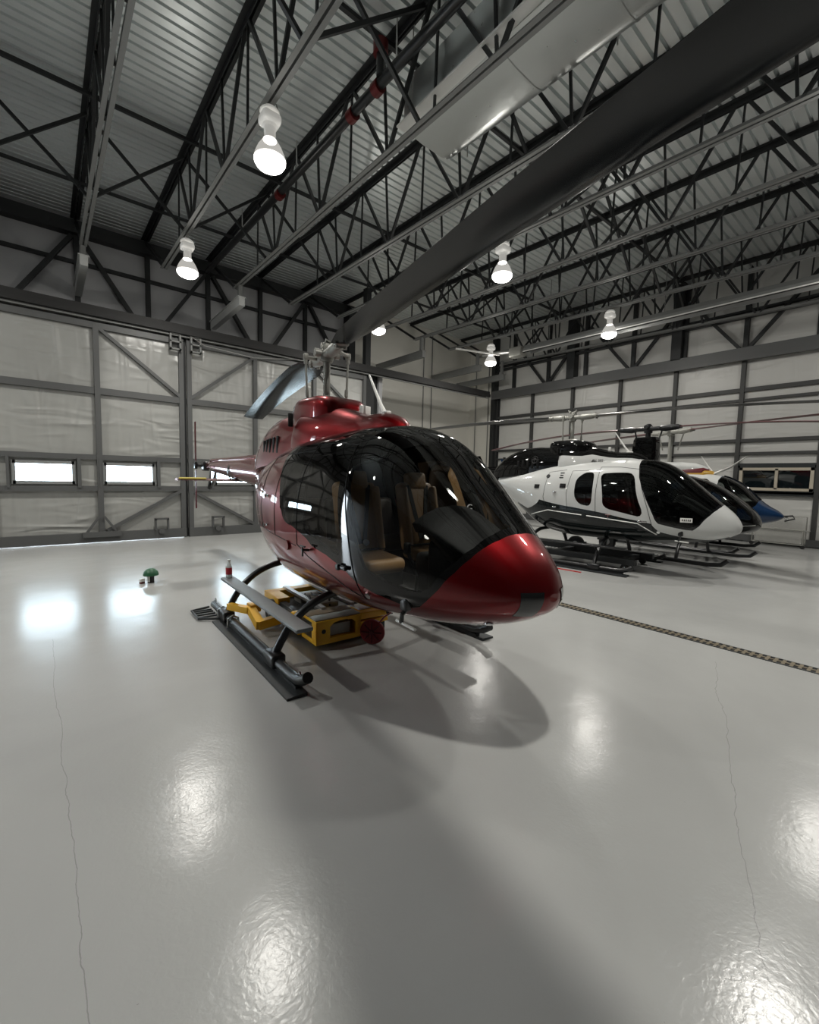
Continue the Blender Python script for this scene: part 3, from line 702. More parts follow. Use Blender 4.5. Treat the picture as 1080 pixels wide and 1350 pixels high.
def bell(name, label, loc, rz, sc, C, az, seatmat, group=None, red=False):
    T = thing(name, label, 'helicopter', loc, rz, group, sc)
    pod = POD5
    reg = [('windshield', C.get('wpoly',GLASS_F), C['glass'], 'clear curved windshield half'), ('door_window', GLASS_D, C['glass'], None), ('rear_window', GLASS_R, C['glass'], None)]
    reg += C['regions']
    pod_panels(pod, reg, T, liner=C['liner'])
    # seams, handle, small fittings
    for sd in (-1,1):
        mb = MB()
        mb.tube(tube_on(pod,[(1.22,.80),(1.27,1.0),(1.36,1.30),(1.50,1.70),(1.60,2.02),(1.95,2.06),(2.33,2.06)],sd),.0045,5)
        mb.tube(tube_on(pod,[(2.33,2.06),(2.33,1.5),(2.30,1.10),(2.05,1.02),(1.6,.92),(1.22,.80)],sd),.0045,5)
        mb.tube(tube_on(pod,[(2.33,2.0),(2.9,1.98),(2.95,1.5),(2.9,1.12),(2.33,1.08)],sd),.004,5)
        mb.tube(tube_on(pod,[(3.05,2.0),(3.45,1.95),(3.5,1.4),(3.4,1.15),(2.95,1.12)],sd),.004,5)
        mb.build('door_seam', M['interior'], T)
        p = pod.p(1.42,1.03,sd,.015); mb = MB(); mb.rbox(p,(.03,.16,.035),.012); mb.rbox(p+Vector((sd*.015,.03,0)),(.03,.05,.05),.012); mb.build('door_handle', C['handle'], T)
        for s_,z_ in ((3.22,1.52),(3.2,1.20)):
            p = pod.p(s_,z_,sd,.01); mb = MB(); mb.rbox(p,(.03,.09,.03),.01); mb.cyl(p,p+Vector((sd*.03,0,0)),.018,10); mb.build('panel_latch', M['chrome'], T)
        p = pod.p(1.16,.85,sd,.0); nn = pod.n(1.16,.85,sd); MB().cyl(p-nn*.01,p+nn*.012,.028,16).build('drain_port', M['chrome'], T)
    p = pod.p(2.53,1.06,-1); nn = pod.n(2.53,1.06); MB().cyl(p-nn*.01,p+nn*.02,.05,16).build('fuel_cap', C['cap'], T)
    p = pod.p(2.03,1.08,-1); mb = MB(); mb.tube([p,p+Vector((-.07,0,.01))],.012,8); mb.tube([p+Vector((-.06,-.05,.04)),p+Vector((-.06,.05,.04))],.008,6); mb.tube([p+Vector((-.06,0,.04)),p+Vector((-.06,0,-.05))],.008,6); mb.build('static_vane', C['handle'], T)
    # pitot below the front corner
    mb = MB(); p = pod.p(.82,.80,-1); mb.tube([p+Vector((.03,0,.05)),p+Vector((-.06,0,-.02)),p+Vector((-.05,.02,-.09))],.018,8); mb.rbox(p+Vector((-.03,0,.05)),(.06,.08,.10),.015); mb.build('pitot_mast', M['skidblk'], T)
    q = p+Vector((-.05,.02,-.09)); MB().cyl(q+Vector((0,.06,.0)),q+Vector((.0,-.16,-.01)),.012,8).build('pitot_tube', M['ivory'], T, 'white pitot tube')
    # cabin
    mb = MB(); st = np.linspace(.46,2.95,18); zf = .80
    hwf = [max(.1,abs(pod.p(s_,zf,1).x)-.035) for s_ in st]
    mb.add([(-h_,s_+pod.y0,zf) for s_,h_ in zip(st,hwf)]+[(h_,s_+pod.y0,zf) for s_,h_ in zip(st,hwf)],[(i,i+1,18+i+1,18+i) for i in range(17)])
    mb.build('cabin_floor', M['intgrey'], T, smooth=0, fix=False)
    mb = MB(); zz = np.linspace(.81,2.12,14); hb = [max(.05,abs(pod.p(2.92,z_,1).x)-.035) for z_ in zz]
    mb.add([(-h_,2.92+pod.y0,z_) for z_,h_ in zip(zz,hb)]+[(h_,2.92+pod.y0,z_) for z_,h_ in zip(zz,hb)],[(i,i+1,14+i+1,14+i) for i in range(13)])
    mb.build('rear_bulkhead', M['intgrey'], T, smooth=0, fix=False)
    mb = MB(); mb.rbox((0,-2.36,1.06),(.56,.24,.44),.06); mb.rbox((0,-2.22,.95),(.28,.6,.34),.05)
    gs = []
    for s_,zz_ in ((.40,1.21),(.50,1.27),(.62,1.35),(.78,1.46),(.95,1.54),(1.03,1.53)):
        w_ = abs(POD5.p(s_,zz_-.12,1).x)-.05; w_ = min(w_,.38)
        gs.append([(x*w_,s_+pod.y0,zz_-.13*x*x) for x in (-1,-.7,-.35,0,.35,.7,1)]+[(x*w_*.9,s_+pod.y0,zz_-.20-.04*(1-x*x)) for x in (1,.7,.35,0,-.35,-.7,-1)])
    mb.loft(gs); mb.build('instrument_panel', M['interior'], T)
    for x in (-.13,.13): MB().bb(x-.10,x+.10,-2.238,-2.232,1.06,1.22).build('display_screen', mat('dark_screen',(.01,.012,.014),.08,0,1), T)
    def seat(x, y, rear=False):
        sm_ = M['seatdark'] if rear else seatmat
        mb = MB(); Rb = Matrix.Rotation(math.radians(-12),3,'X')
        mb.rbox((x,y,1.0),(.44,.46,.13),.05,Matrix.Rotation(math.radians(4),3,'X')); c = mb.build('seat_cushion', sm_, T)
        mb = MB()
        if rear: mb.rbox((x,y+.22,1.26),(.44,.12,.50),.05,Rb)
        else:
            mb.rbox((x,y+.27,1.36),(.44,.12,.70),.05,Rb)
            for s_ in (-1,1): mb.rbox((x+s_*.19,y+.22,1.36),(.07,.13,.62),.03,Rb)
            mb.rbox((x,y+.315,1.72),(.25,.10,.18),.04,Rb)
        b_ = mb.build('seat_back', sm_, T)
        if rear: return
        mb = MB()
        for s_ in (-1,1): mb.beam((x+s_*.12,y+.275,1.68),(x+s_*.02,y+.16,1.14),.045,.008,(0,1,0))
        mb.beam((x-.21,y+.12,1.09),(x+.21,y+.12,1.09),.045,.01); mb.build('harness', M['cloth'], b_, 'black shoulder harness')
        MB().cyl((x+.02,y+.14,1.15),(x+.02,y+.125,1.16),.03,12).build('harness_buckle', M['alu'], b_)
        mb = MB(); mb.bb(x-.2,x+.2,y-.2,y+.22,.81,.93); mb.build('seat_base', M['interior'], c, smooth=0)
    for x in (-.36,.36): seat(x,-1.60)
    for x in (-.46,0,.46): seat(x,-.66,True)
    mb = MB()
    for x in (-.36,.36): mb.tube([(x,-2.22,.80),(x,-2.25,1.0),(x,-2.12,1.16)],.014,8); mb.rbox((x,-2.11,1.19),(.05,.06,.10),.02)
    mb.build('cyclic_stick', M['interior'], T)
    # engine cowling
    def sect(hw,zb_,zt_,n=2.6,m=20):
        return [(hw*math.copysign(abs(math.cos(a))**(2/n),math.cos(a)), zb_+(zt_-zb_)*abs(math.sin(a))**(2/n)) for a in np.linspace(0,PI,m)]
    def cowl(stn, nm, m, lab=None):
        mb = MB(); mb.loft([[(x,y,z) for x,z in sect(hw,zb_,zt_,n)] for y,hw,zb_,zt_,n in stn]); return mb.build(nm, m, T, lab)
    CW = [(-1.63,.04,2.12,2.215,2),(-1.58,.12,2.1,2.265,2),(-1.48,.19,2.08,2.33,2.1),(-1.36,.225,2.06,2.37,2.2),(-1.22,.235,2.05,2.385,2.2),(-1.08,.245,2.05,2.385,2.2),(-.92,.27,2.05,2.41,2.2),(-.76,.31,2.05,2.45,2.3),(-.60,.345,2.04,2.50,2.4),(-.4,.39,2.02,2.525,2.5),(-.15,.42,2.0,2.545,2.6),(.02,.425,2.0,2.55,2.7),(.10,.41,2.0,2.535,2.7),(.12,.36,2.0,2.50,2.7)]
    cw = cowl(CW,'cowling',C['cowltop'])
    if C['cowltop'] is not C['cowl']:      # painted side panels over the dark spine
        for sd in (-1,1):
            mb = MB(); mb.loft([[(sd*hw*1.012*abs(math.cos(a))**(2/n),y,zb_+(zt_-zb_)*1.012*abs(math.sin(a))**(2/n)) for a in np.linspace(0,.62 if y<-.5 else .50,9)] for y,hw,zb_,zt_,n in CW[2:-1]],closed=False); mb.build('cowling_side', C['cowl'], T, 'white cowling side panel', fix=True)
    cowl([(-.52,.16,2.42,2.54,3),(-.49,.24,2.42,2.585,4),(-.42,.285,2.4,2.635,5),(-.25,.315,2.35,2.665,6),(0,.325,2.35,2.672,6),(.2,.315,2.35,2.672,6),(.34,.285,2.35,2.662,5),(.40,.24,2.4,2.645,4),(.42,.17,2.4,2.60,3)],'mast_fairing',C['fairing'])
    ec = cowl([(.0,.36,1.95,2.47,2.8),(.3,.375,1.93,2.52,2.8),(.7,.38,1.9,2.545,2.8),(1.0,.375,1.88,2.53,2.7),(1.25,.36,1.86,2.48,2.6),(1.5,.335,1.84,2.39,2.5),(1.7,.30,1.82,2.27,2.4),(1.88,.25,1.8,2.12,2.2),(1.98,.20,1.8,2.0,2.1)],'engine_cowl',C['ecowl'])
    for sd in (-1,1): MB().rbox((sd*.405,.115,2.40),(.06,.03,.16),.012).build('air_intake', M['interior'], cw)
    for k in range(5):
        y = .62+.13*k
        for sd in (-1,1):
            mb = MB(); hw = .372-.03*max(0,(y-.9)/.4)
            mb.rbox((sd*hw*.985,y,2.14),(.025,.06,.22-.015*k),.012); mb.build('cooling_grille', M['interior'], ec)
    # antennas and box on the roof
    MB().tube([(0,-1.25,2.36),(0,-1.16,2.48),(0,-.945,2.80)],[.03,.018,.010],8).build('blade_antenna', M['ivory'], T, 'white whip antenna')
    mb = MB(); mb.rbox((0,-1.25,2.385),(.06,.12,.03),.01); mb.build('antenna_base', M['ivory'], T)
    mb = MB(); mb.rbox((.02,-.84,2.455),(.13,.05,.09),.006,Matrix.Rotation(.3,3,'Z')); mb.build('roof_box', M['ivory'], T, 'small white roof antenna box')
    # mast, controls, hub, blades
    MB().tube([(0,-.0,2.6),(0,-.0,3.12)],.042,20).build('rotor_mast', M['gunmetal'], T)
    mb = MB(); mb.lathe([(.10,2.645),(.14,2.65),(.145,2.68),(.10,2.70),(.05,2.71)],n=24); mb.build('swashplate', M['gunmetal'], T)
    Z = 3.19; Ra = Matrix.Rotation(az,4,'Z')
    mb = MB(); mb.rbox((0,0,Z),(.40,.13,.085),.03); mb.lathe([(.07,Z-.08),(.08,Z-.04),(.08,Z+.05),(.05,Z+.075),(.04,Z+.12),(.015,Z+.13)],n=20)
    mb.cyl((0,-.12,Z+.015),(0,.12,Z+.015),.04,14)
    for s_ in (-1,1):
        mb.cyl((0,s_*.10,Z+.015),(0,s_*.15,Z+.015),.05,14); mb.rbox((s_*.05,0,Z+.09),(.025,.13,.08),.01); mb.tube([(s_*.04,-.05,Z+.08),(s_*.09,-.04,Z+.155),(s_*.06,.05,Z+.13)],.011,6)
    mb.xf(Ra); hub = mb.build('rotor_hub', M['gunmetal'], T)
    for d in (1,-1):
        mb = MB(); mb.tube([(d*.16,0,Z),(d*.22,0,Z),(d*.40,0,Z+.008),(d*.50,0,Z+.01)],[.055,.07,.065,.05],16); mb.rbox((d*.50,0,Z+.01),(.13,.16,.065),.02)
        mb.cyl((d*.51,.045,Z-.05),(d*.51,.045,Z+.06),.022,12); mb.cyl((d*.51,-.045,Z-.05),(d*.51,-.045,Z+.06),.022,12)
        mb.tube([(d*.24,d*.05,Z),(d*.14,d*.22,Z-.02)],.024,8); mb.rbox((d*.13,d*.22,Z-.02),(.055,.055,.08),.012)
        mb.xf(Ra); mb.build('blade_grip', M['gunmetal'], hub)
        mb = MB(); mb.tube([(d*.13,d*.20,2.66),(d*.13,d*.22,Z-.05)],.014,8); mb.cyl((d*.13,d*.22,Z-.10),(d*.13,d*.22,Z-.04),.024,10); mb.cyl((d*.13,d*.20,2.70),(d*.13,d*.203,2.78),.022,10); mb.xf(Ra); mb.build('pitch_link', M['gunmetal'], hub)
        mb = blade_mb(.54,5.64,C.get('chord',.355),.05,lambda r: Z+.012+.018*(r-.5)-.0085*(r-.5)**2*C['droop'][0 if d>0 else 1], tw0=C['pitch'], tw1=C['pitch']-.12, root=.62, dirn=d)
        mb.xf(Ra); bl = mb.build('rotor_blade', C['blade'], hub, C['bladelab'])
    # tail boom, stabiliser, fin, tail rotor
    mb = MB(); mb.loft([[(r*math.cos(a),y,zc+r*1.05*math.sin(a)) for a in np.linspace(0,2*PI,24,endpoint=False)] for y,r,zc in ((1.25,.27,1.74),(1.6,.245,1.765),(2.5,.215,1.80),(3.5,.175,1.84),(4.5,.135,1.88),(5.5,.10,1.92),(5.62,.08,1.92))])
    bm_ = mb.build('tail_boom', C['boom'], T)
    mb = MB(); mb.tube([(0,1.2,2.06),(0,2.5,2.04),(0,5.4,2.035)],.045,10); mb.build('drive_shaft_cover', C['boom'], T)
    prof = [(.19,0),(.12,.022),(0,.028),(-.13,.012),(-.2,0),(-.13,-.010),(0,-.022),(.12,-.018)]
    sb_ = MB().loft([[(x,3.5+a,1.64+b_) for a,b_ in prof] for x in (-1.02,-.5,0,.5,1.02)]).build('stabilizer', C['stab'], T)
    mb = MB(); mb.lathe([(.19,-.05),(.195,-.04),(.195,.04),(.19,.05)],(0,3.50,1.80),20,'y',caps=False); mb.rbox((0,3.5,1.66),(.16,.30,.08),.02); mb.build('stabilizer_mount', M['skidblk'], sb_)
    if red: mb = MB(); mb.rbox((-.80,3.36,1.665),(.42,.10,.035),.012); mb.build('edge_cover', mat('yellow_foam',(.62,.52,.12),.6), sb_, 'yellow foam cover')
    mb = MB(); mb.prism([(5.0,1.86),(5.45,1.86),(5.72,1.42),(5.52,1.40)],'x',-.02,.02); mb.build('ventral_fin', M['black'], T)
    MB().rbox((-.02,5.68,1.92),(.22,.30,.22),.05).build('tail_gearbox', M['skidblk'], T)
    tail_rotor(T,(-.08,5.74,1.93),.95,C['tail'],az=.0)
    # landing gear
    for sd in (-1,1):
        x = sd*1.05
        mb = MB(); mb.tube([(x,1.02,.085),(x,.9,.085),(x,-1.45,.085),(x,-1.58,.095),(x,-1.68,.125),(x,-1.77,.18)],.045,14); sk = mb.build('skid_tube', M['skidblk'], T)
        mb = MB(); mb.prism([(x+sd*-.03,.0),(x+sd*.14,.0),(x+sd*.14,.02),(x+sd*-.03,.03)],'y',-1.70,.55); mb.bb(x-.03,x+.03,-1.6,.6,.025,.05); mb.build('wear_plate', M['darkplate'], sk, 'flat dark wear plate', smooth=0)
        # bear paw at the rear
        mb = MB(); a = x+sd*.04; b_ = x+sd*.26
        mb.tube([(a,.55,.03),(b_,.68,.03),(b_,1.05,.03),(a,1.12,.03)],.015,6)
        for yy in (.72,.82,.92,1.0): mb.beam((a,yy,.03),(b_,yy,.03),.03,.018)
        mb.build('bear_paw', M['darkplate'], sk, smooth=0)
        for yy in (-1.62,.95): MB().tube([(x,yy-.05,.12),(x,yy,.17),(x,yy+.05,.12)],.008,6).build('tie_down_ring', M['chrome'], sk)
        for yy in (-1.06,.46): mb = MB(); mb.rbox((x,yy,.095),(.13,.24,.12),.02); mb.build('skid_saddle', M['skidblk'], sk)
        for yy in (.62,.20): mb = MB(); mb.tube([(x-.06,yy,.02),(x-.055,yy,.12),(x,yy,.15),(x+.055,yy,.12),(x+.06,yy,.02)],.012,6); mb.build('clamp_band', M['alu'], sk)
        mb = MB(); mb.rbox((sd*1.0,-.5,.50),(.15,2.22,.035),.012,Matrix.Rotation(math.radians(-sd*0),3,'Y')); stp = mb.build('boarding_step', C['step'], T, 'grey flat boarding step')
        for yy in (-1.03,.46): MB().tube([(sd*.90,yy,.42),(sd*1.0,yy,.49)],.02,8).build('step_bracket', M['skidblk'], stp)
    for yy,zt_ in ((-1.05,.62),(.46,.66)):
        mb = MB(); pts = []
        half = [((1-t)**2*.25+2*t*(1-t)*.84+t*t*1.05, (1-t)**2*zt_+2*t*(1-t)*(zt_+.01)+t*t*.09) for t in np.linspace(0,1,16)]
        pts = [(-x,yy,z) for x,z in half[::-1]]+[(x,yy,z) for x,z in half]
        mb.tube(pts,.038,12); mb.build('cross_tube', M['skidblk'], T)
    return T
def band(lo, hi): return lo+hi[::-1]
redC = dict(glass=M['glass'], regions=[('canopy_shell',BLACKZ,M['black'],'gloss black upper canopy'),('fuselage',None,M['red'],'metallic dark red lower fuselage')], liner=('canopy_shell','fuselage'),
  handle=M['skidblk'], cap=M['red'], cowl=M['red'],cowltop=M['red'], fairing=M['red'], ecowl=M['red'], blade=mat('satin_dark_blade',(.005,.007,.009),.5,0,.55,.16,0.), bladelab='long dark grey rotor blade', chord=.42, droop=(1.0,1.0), pitch=.20,
  boom=M['red'], stab=M['red'], step=mat('grey_step_grip',(.17,.185,.19),.5,.3), tail=M['red_trim'])
RED = bell('red_helicopter','dark red and black helicopter with skids, parked nearest on the open floor',(2.543,4.621,0),-.0303,.97,redC,math.radians(-90-11.5+1.7),M['tan'],red=True)
# landing light opening on the nose, chin light, lettering
for sd in (-1,1):
    mb = MB(); G = []
    for v in np.linspace(0,1,7):
        z = 1.04-.17*v; x0 = .09+.03*v; x1 = .235
        for u in np.linspace(0,1,7):
            x = x0+(x1-x0)*u; lo,hi = 0.,.6
            for _ in range(30):
                m_ = (lo+hi)/2; w_ = abs(POD5.p(m_,z,1).x)
                if w_ > x: hi = m_
                else: lo = m_
            G.append((sd*x,hi+POD5.y0-.006,z))
    mb.add(G,[(r*7+c,r*7+c+1,(r+1)*7+c+1,(r+1)*7+c) for r in range(6) for c in range(6)])
    mb.build('landing_light', mat('black_light_lens',(.01,.01,.01),.08,0,1,.02), RED, 'black landing light opening in the nose')
p = POD5.p(.34,.77,-1); nn = POD5.n(.34,.77); MB().cyl(p-nn*.01,p+nn*.008,.035,18).build('chin_light', M['chrome'], RED)
text_mesh('- G', .10, 'registration_letters', M['label_white'], RED, Matrix.Translation((.22,-2.19,1.50))@Matrix.Rotation(PI*.5,4,'X'), 'white letters inside the cabin')

WB = sz([(3.95,1.12),(3.60,1.34),(2.79,1.22),(2.07,1.13),(1.79,1.075),(1.49,1.035),(1.28,1.0),(1.15,.86),(.9,.80),(.67,.765),(.38,.755),(.16,.83)])
white_band = WB+[(.16,PI),(4.3,PI),(4.3,2.2)]
pin = [(3.86,.985),(3.36,1.12),(2.40,1.055),(1.50,.985),(1.19,.80)]
GLASS_W = [(1.60,.055),(1.62,.30),(1.60,.55),(1.545,.90)]+GLASS_F[6:]
whC = dict(glass=M['glass_dark'], wpoly=GLASS_W, regions=[('windshield_frame',[(0.285,0),(.30,.49),(.34,.82),(.42,1.20),(.55,1.60),(.64,1.83),(.75,1.82),(.97,1.75),(1.16,1.68),(1.29,1.48),(1.40,1.305),(1.50,1.09),(1.565,.91),(1.625,.56),(1.645,.30),(1.63,0)],M['frit'],'black windshield surround'),
   ('lower_band',white_band,M['navy'],'dark lower band'),('fuselage',None,M['white'],'white upper fuselage')], liner=('windshield_frame','lower_band','fuselage'),
  handle=M['chrome'], cap=M['navy'], cowl=M['white'],cowltop=M['black'], fairing=M['black'], ecowl=M['black'], blade=mat('pale_blade',(.05,.052,.05),.4,0,.2,.2), bladelab='thin dark rotor blade with pale leading edge', droop=(1.0,1.0), pitch=.10,
  boom=M['black'], stab=M['black'], step=M['skidblk'], tail=M['white'])
WHITE = bell('white_helicopter','white helicopter with dark lower band, parked second behind the red nose',(8.92,5.21,0),.10,.97,whC,math.radians(-90+3),M['interior'])
for sd in (-1,1):
    mb = MB(); mb.tube([POD5.p(s_,z_,sd,.002) for a,b in zip(pin[:-1],pin[1:]) for s_,z_ in [(a[0]+(b[0]-a[0])*k/8,a[1]+(b[1]-a[1])*k/8) for k in range(8)]]+[POD5.p(*pin[-1],sd,.002)],.010,5); mb.build('pinstripe', M['ivory'], WHITE, 'white pinstripe')
    for s_,z_ in ((3.69,1.63),(3.05,1.66)): p = POD5.p(s_,z_,sd,.004); MB().rbox(p,(.02,.13,.09),.006,Matrix.Rotation(math.atan2(-POD5.n(s_,z_,1).y,POD5.n(s_,z_,1).x)*-sd,3,'Z')@Matrix.Rotation(-sd*math.asin(POD5.n(s_,z_,1).z),3,'Y')).build('vent_opening', M['interior'], WHITE, 'small dark vent')
    for k in range(3): p = POD5.p(3.12,1.93-.05*k,sd,.004); MB().rbox(p,(.012,.09-.02*(k==1),.025),.004).build('data_placard', M['label_black'], WHITE)
p = POD5.p(3.45,1.86,-1,.003); nn = POD5.n(3.45,1.86); MB().cyl(p-nn*.01,p+nn*.008,.045,16).build('fuel_filler', M['skidblk'], WHITE)
def cw_x(z): return -.444*(1-((z-2.0)/.53)**2.4)**(1/2.4)
Ry = Matrix.Rotation(-PI/2,4,'Z')@Matrix.Rotation(PI/2,4,'X')
text_mesh('BELL 505', .075, 'model_lettering', M['label_black'], WHITE, Matrix.Translation((-.345,-.72,2.20))@Matrix.Rotation(-.12,4,'Z')@Ry@Matrix.Rotation(math.radians(-18),4,'X'), 'small black lettering', .004)
mb = MB(); R3 = Matrix.Translation((-.438,.66,2.24))@Ry@Matrix.Rotation(math.radians(-12),4,'X')
mb.tube([(.075*math.cos(a),.075*math.sin(a)*(1 if math.sin(a)>0 else 1.15),0) for a in np.linspace(0,2*PI,28)],.007,5)
mb.rbox((0,0,0),(.12,.016,.01),.003); mb.rbox((0,-.01,0),(.016,.12,.01),.003); mb.rbox((0,.02,0),(.07,.03,.01),.003); mb.xf(R3); mb.build('round_emblem', M['label_black'], WHITE, 'round black winged emblem')
nn = POD5.n(.74,1.10,-1); p = POD5.p(.74,1.10,-1,.004); tt = Vector((0,0,1)).cross(nn).normalized(); Rp = Matrix((nn,tt,nn.cross(tt))).transposed()
MB().rbox(p,(.006,.19,.08),.002,Rp).build('windshield_placard', M['ivory'], WHITE, 'white placard on the windshield')
mb = MB()
for k in range(5): mb.rbox(p+nn*.003+tt*(-.06+.03*k),(.004,.018,.035),.001,Rp)
mb.build('placard_print', M['label_black'], WHITE)
# ------------------------------------------------------------------ two more helicopters beyond the white one
def simple_gear(T, x0, y0, y1, ya, yb, zt, m=M['skidblk']):
    for sd in (-1,1):
        MB().tube([(sd*x0,y1,.06),(sd*x0,y0+.35,.06),(sd*x0,y0+.12,.09),(sd*x0,y0,.20)],.045,12).build('skid_tube', m, T)
    for yy in (ya,yb):
        mb = MB(); mb.tube([(-x0,yy,.07),(-x0+.10,yy,.35),(-x0+.38,yy,zt),(0,yy,zt+.02),(x0-.38,yy,zt),(x0-.10,yy,.35),(x0,yy,.07)],.036,10); mb.build('cross_tube', m, T)
def rotor(T, Z, R, az, chord, mh, mbld, lab, zm, droop=1., rm=.05):
    MB().cyl((0,0,zm),(0,0,Z),rm,16).build('rotor_mast', M['gunmetal'] if mh is not M['skidblk'] else mh, T)
    Ra = Matrix.Rotation(az,4,'Z')
    mb = MB(); mb.rbox((0,0,Z),(.62,.15,.10),.03); mb.lathe([(.09,Z-.10),(.10,Z+.05),(.05,Z+.12),(.02,Z+.13)],n=18); mb.cyl((0,-.15,Z+.04),(0,.15,Z+.04),.05,12)
    for d in (1,-1): mb.tube([(d*.14,d*.12,Z-.5),(d*.24,d*.2,Z)],.018,8)
    mb.xf(Ra); hub = mb.build('rotor_hub', mh, T)
    for d in (1,-1):
        mb = MB(); mb.tube([(d*.28,0,Z),(d*.4,0,Z),(d*.68,0,Z+.01)],[.06,.08,.06],14); mb.rbox((d*.66,0,Z+.01),(.16,.15,.08),.02); mb.xf(Ra); mb.build('blade_grip', mh, hub)
        mb = blade_mb(.66,R,chord,.04,lambda r: Z+.01+.012*(r-.7)-.009*droop*(r-.7)**2,tw0=.08,tw1=-.04,dirn=d); mb.xf(Ra); mb.build('rotor_blade', mbld, hub, lab)
    return hub
redblade = mat('red_edged_blade',(.10,.012,.016),.4,0,.3,.1)
# black helicopter with the tall mast fairing
BP = Pod(SS*.92, dict(
 zt=[.92,1.02,1.12,1.30,1.46,1.62,1.74,1.83,1.90,1.95,1.96,1.95,1.93,1.90,1.84,1.76,1.70],
 zb=[.90,.80,.74,.68,.63,.59,.56,.54,.53,.53,.54,.57,.64,.76,.95,1.18,1.36],
 hw=[.02,.20,.34,.48,.56,.60,.62,.63,.64,.64,.63,.60,.54,.46,.36,.26,.18],
 zm=[.91,.92,.94,.98,1.02,1.06,1.1,1.12,1.15,1.18,1.2,1.25,1.3,1.35,1.42,1.48,1.53],
 nt=[2,2,2.1,2.2,2.2,2.2,2.3,2.4,2.5,2.5,2.5,2.4,2.3,2.2,2.1,2,2], nb=[2,2,2.1,2.3,2.4,2.6,2.7,2.8,2.8,2.8,2.7,2.5,2.4,2.2,2.1,2,2]), -2.35)
def szp(P_,l): return [(a,P_.th(a,z)) for a,z in l]
T = thing('black_helicopter','black helicopter with a tall square mast fairing, parked third, nose poking past the white one','helicopter',(11.4,4.63,0),-.02)
pod_panels(BP,[('windshield',[(.10,.06),(.10,.9),(.10,1.35)]+szp(BP,[(.35,.93),(.85,.95),(1.12,1.0)])+[(1.2,.72),(1.15,.3),(1.1,.06)],M['glass_dark'],None),
  ('door_window',chaikin(szp(BP,[(1.30,1.05),(1.32,1.80),(1.95,1.80),(2.0,1.05)]),1),M['glass_dark'],None),
  ('fuselage',None,M['black'],None)],T,liner=('fuselage',))
for sd in (-1,1):
    MB().tube(tube_on(BP,[(.04,.885),(.25,.86),(.7,.84)],sd,.008),.008,5).build('pinstripe',M['ivory'],T,'pale pinstripe round the nose')
mb = MB(); mb.bb(-.5,.5,-.3,-.24,.65,1.8); mb.bb(-.5,.5,-1.9,-.3,.62,.66); mb.rbox((0,-1.75,.98),(.7,.2,.5),.06); mb.build('cabin_interior', M['interior'], T, smooth=0)
for x in (-.28,.28):
    mb = MB(); mb.rbox((x,-1.1,.95),(.42,.45,.14),.05); mb.rbox((x,-.86,1.28),(.42,.13,.62),.05); mb.build('seat', M['intgrey'], T)
mb = MB(); mb.loft([[(x*w_,y,z) for x,y in ((-1,a),(-.6,a-.06),(.6,a-.06),(1,a),(1,b_),(.5,b_+.1),(-.5,b_+.1),(-1,b_))] for z,w_,a,b_ in ((1.88,.27,-.26,.40),(2.27,.22,-.20,.24),(2.75,.18,-.18,.20),(2.82,.15,-.15,.17))]); mb.build('mast_fairing', M['black'], T, 'tall tapering black mast fairing')
rotor(T,3.02,5.0,-PI/2-.02,.25,M['skidblk'],redblade,'thin red edged rotor blade',2.7,2.4,.06)
MB().loft([[(r*math.cos(a),y,zc+r*math.sin(a)) for a in np.linspace(0,2*PI,16,endpoint=False)] for y,r,zc in ((1.7,.22,1.52),(3,.16,1.6),(5.4,.09,1.72))]).build('tail_boom', M['black'], T)
mb = MB(); mb.prism([(5.0,1.75),(5.4,1.75),(5.75,2.5),(5.5,2.5)],'x',-.02,.02); mb.prism([(5.0,1.65),(5.4,1.65),(5.6,1.1),(5.4,1.1)],'x',-.02,.02); mb.build('tail_fin', M['black'], T)
tail_rotor(T,(-.05,5.45,1.72),.75,M['skidblk'])
simple_gear(T,.98,-2.1,1.1,-1.15,.45,.56)
# white, gold and blue helicopter nearest the far wall
CP = Pod(SS*.97, dict(
 zt=[.985,1.03,1.09,1.20,1.36,1.62,1.80,1.91,1.97,2.02,2.05,2.05,2.02,1.97,1.9,1.83,1.78],
 zb=[.955,.91,.86,.79,.73,.68,.64,.61,.58,.57,.57,.59,.66,.8,1.0,1.22,1.38],
 hw=[.02,.09,.17,.32,.45,.56,.62,.65,.66,.66,.65,.62,.56,.47,.37,.27,.2],
 zm=[.97,.97,.98,1.0,1.03,1.06,1.1,1.12,1.15,1.18,1.2,1.25,1.32,1.38,1.45,1.52,1.58],
 nt=[2,2,2.1,2.2,2.2,2.2,2.3,2.4,2.5,2.5,2.5,2.4,2.3,2.2,2.1,2,2], nb=[2,2,2.1,2.3,2.4,2.5,2.6,2.7,2.8,2.8,2.7,2.5,2.4,2.2,2.1,2,2]), -2.6)
T = thing('blue_helicopter','blue nosed helicopter with a white and gold roof, parked farthest against the wall','helicopter',(13.6,4.91,0),.0)
pod_panels(CP,[('windshield',[(.46,.06)]+szp(CP,[(.47,1.22),(.55,1.12),(.8,1.12),(1.08,1.2)])+[(1.25,.95),(1.28,.6),(1.24,.06)],M['glass_dark'],None),
  ('door_window',chaikin(szp(CP,[(1.30,1.15),(1.42,1.84),(1.95,1.85),(1.95,1.15)]),1),M['glass_dark'],None),
  ('roof_panel',[(1.27,0),(1.27,.95),(1.9,.95),(4.8,.95),(4.8,0)],M['white'],'white roof'),
  ('fuselage',None,M['blue'],'blue lower fuselage')],T,liner=('fuselage','roof_panel'))
mb = MB(); mb.bb(-.03,.03,-2.12,-1.34,1.3,1.36); mb.v=[]; mb.f=[]
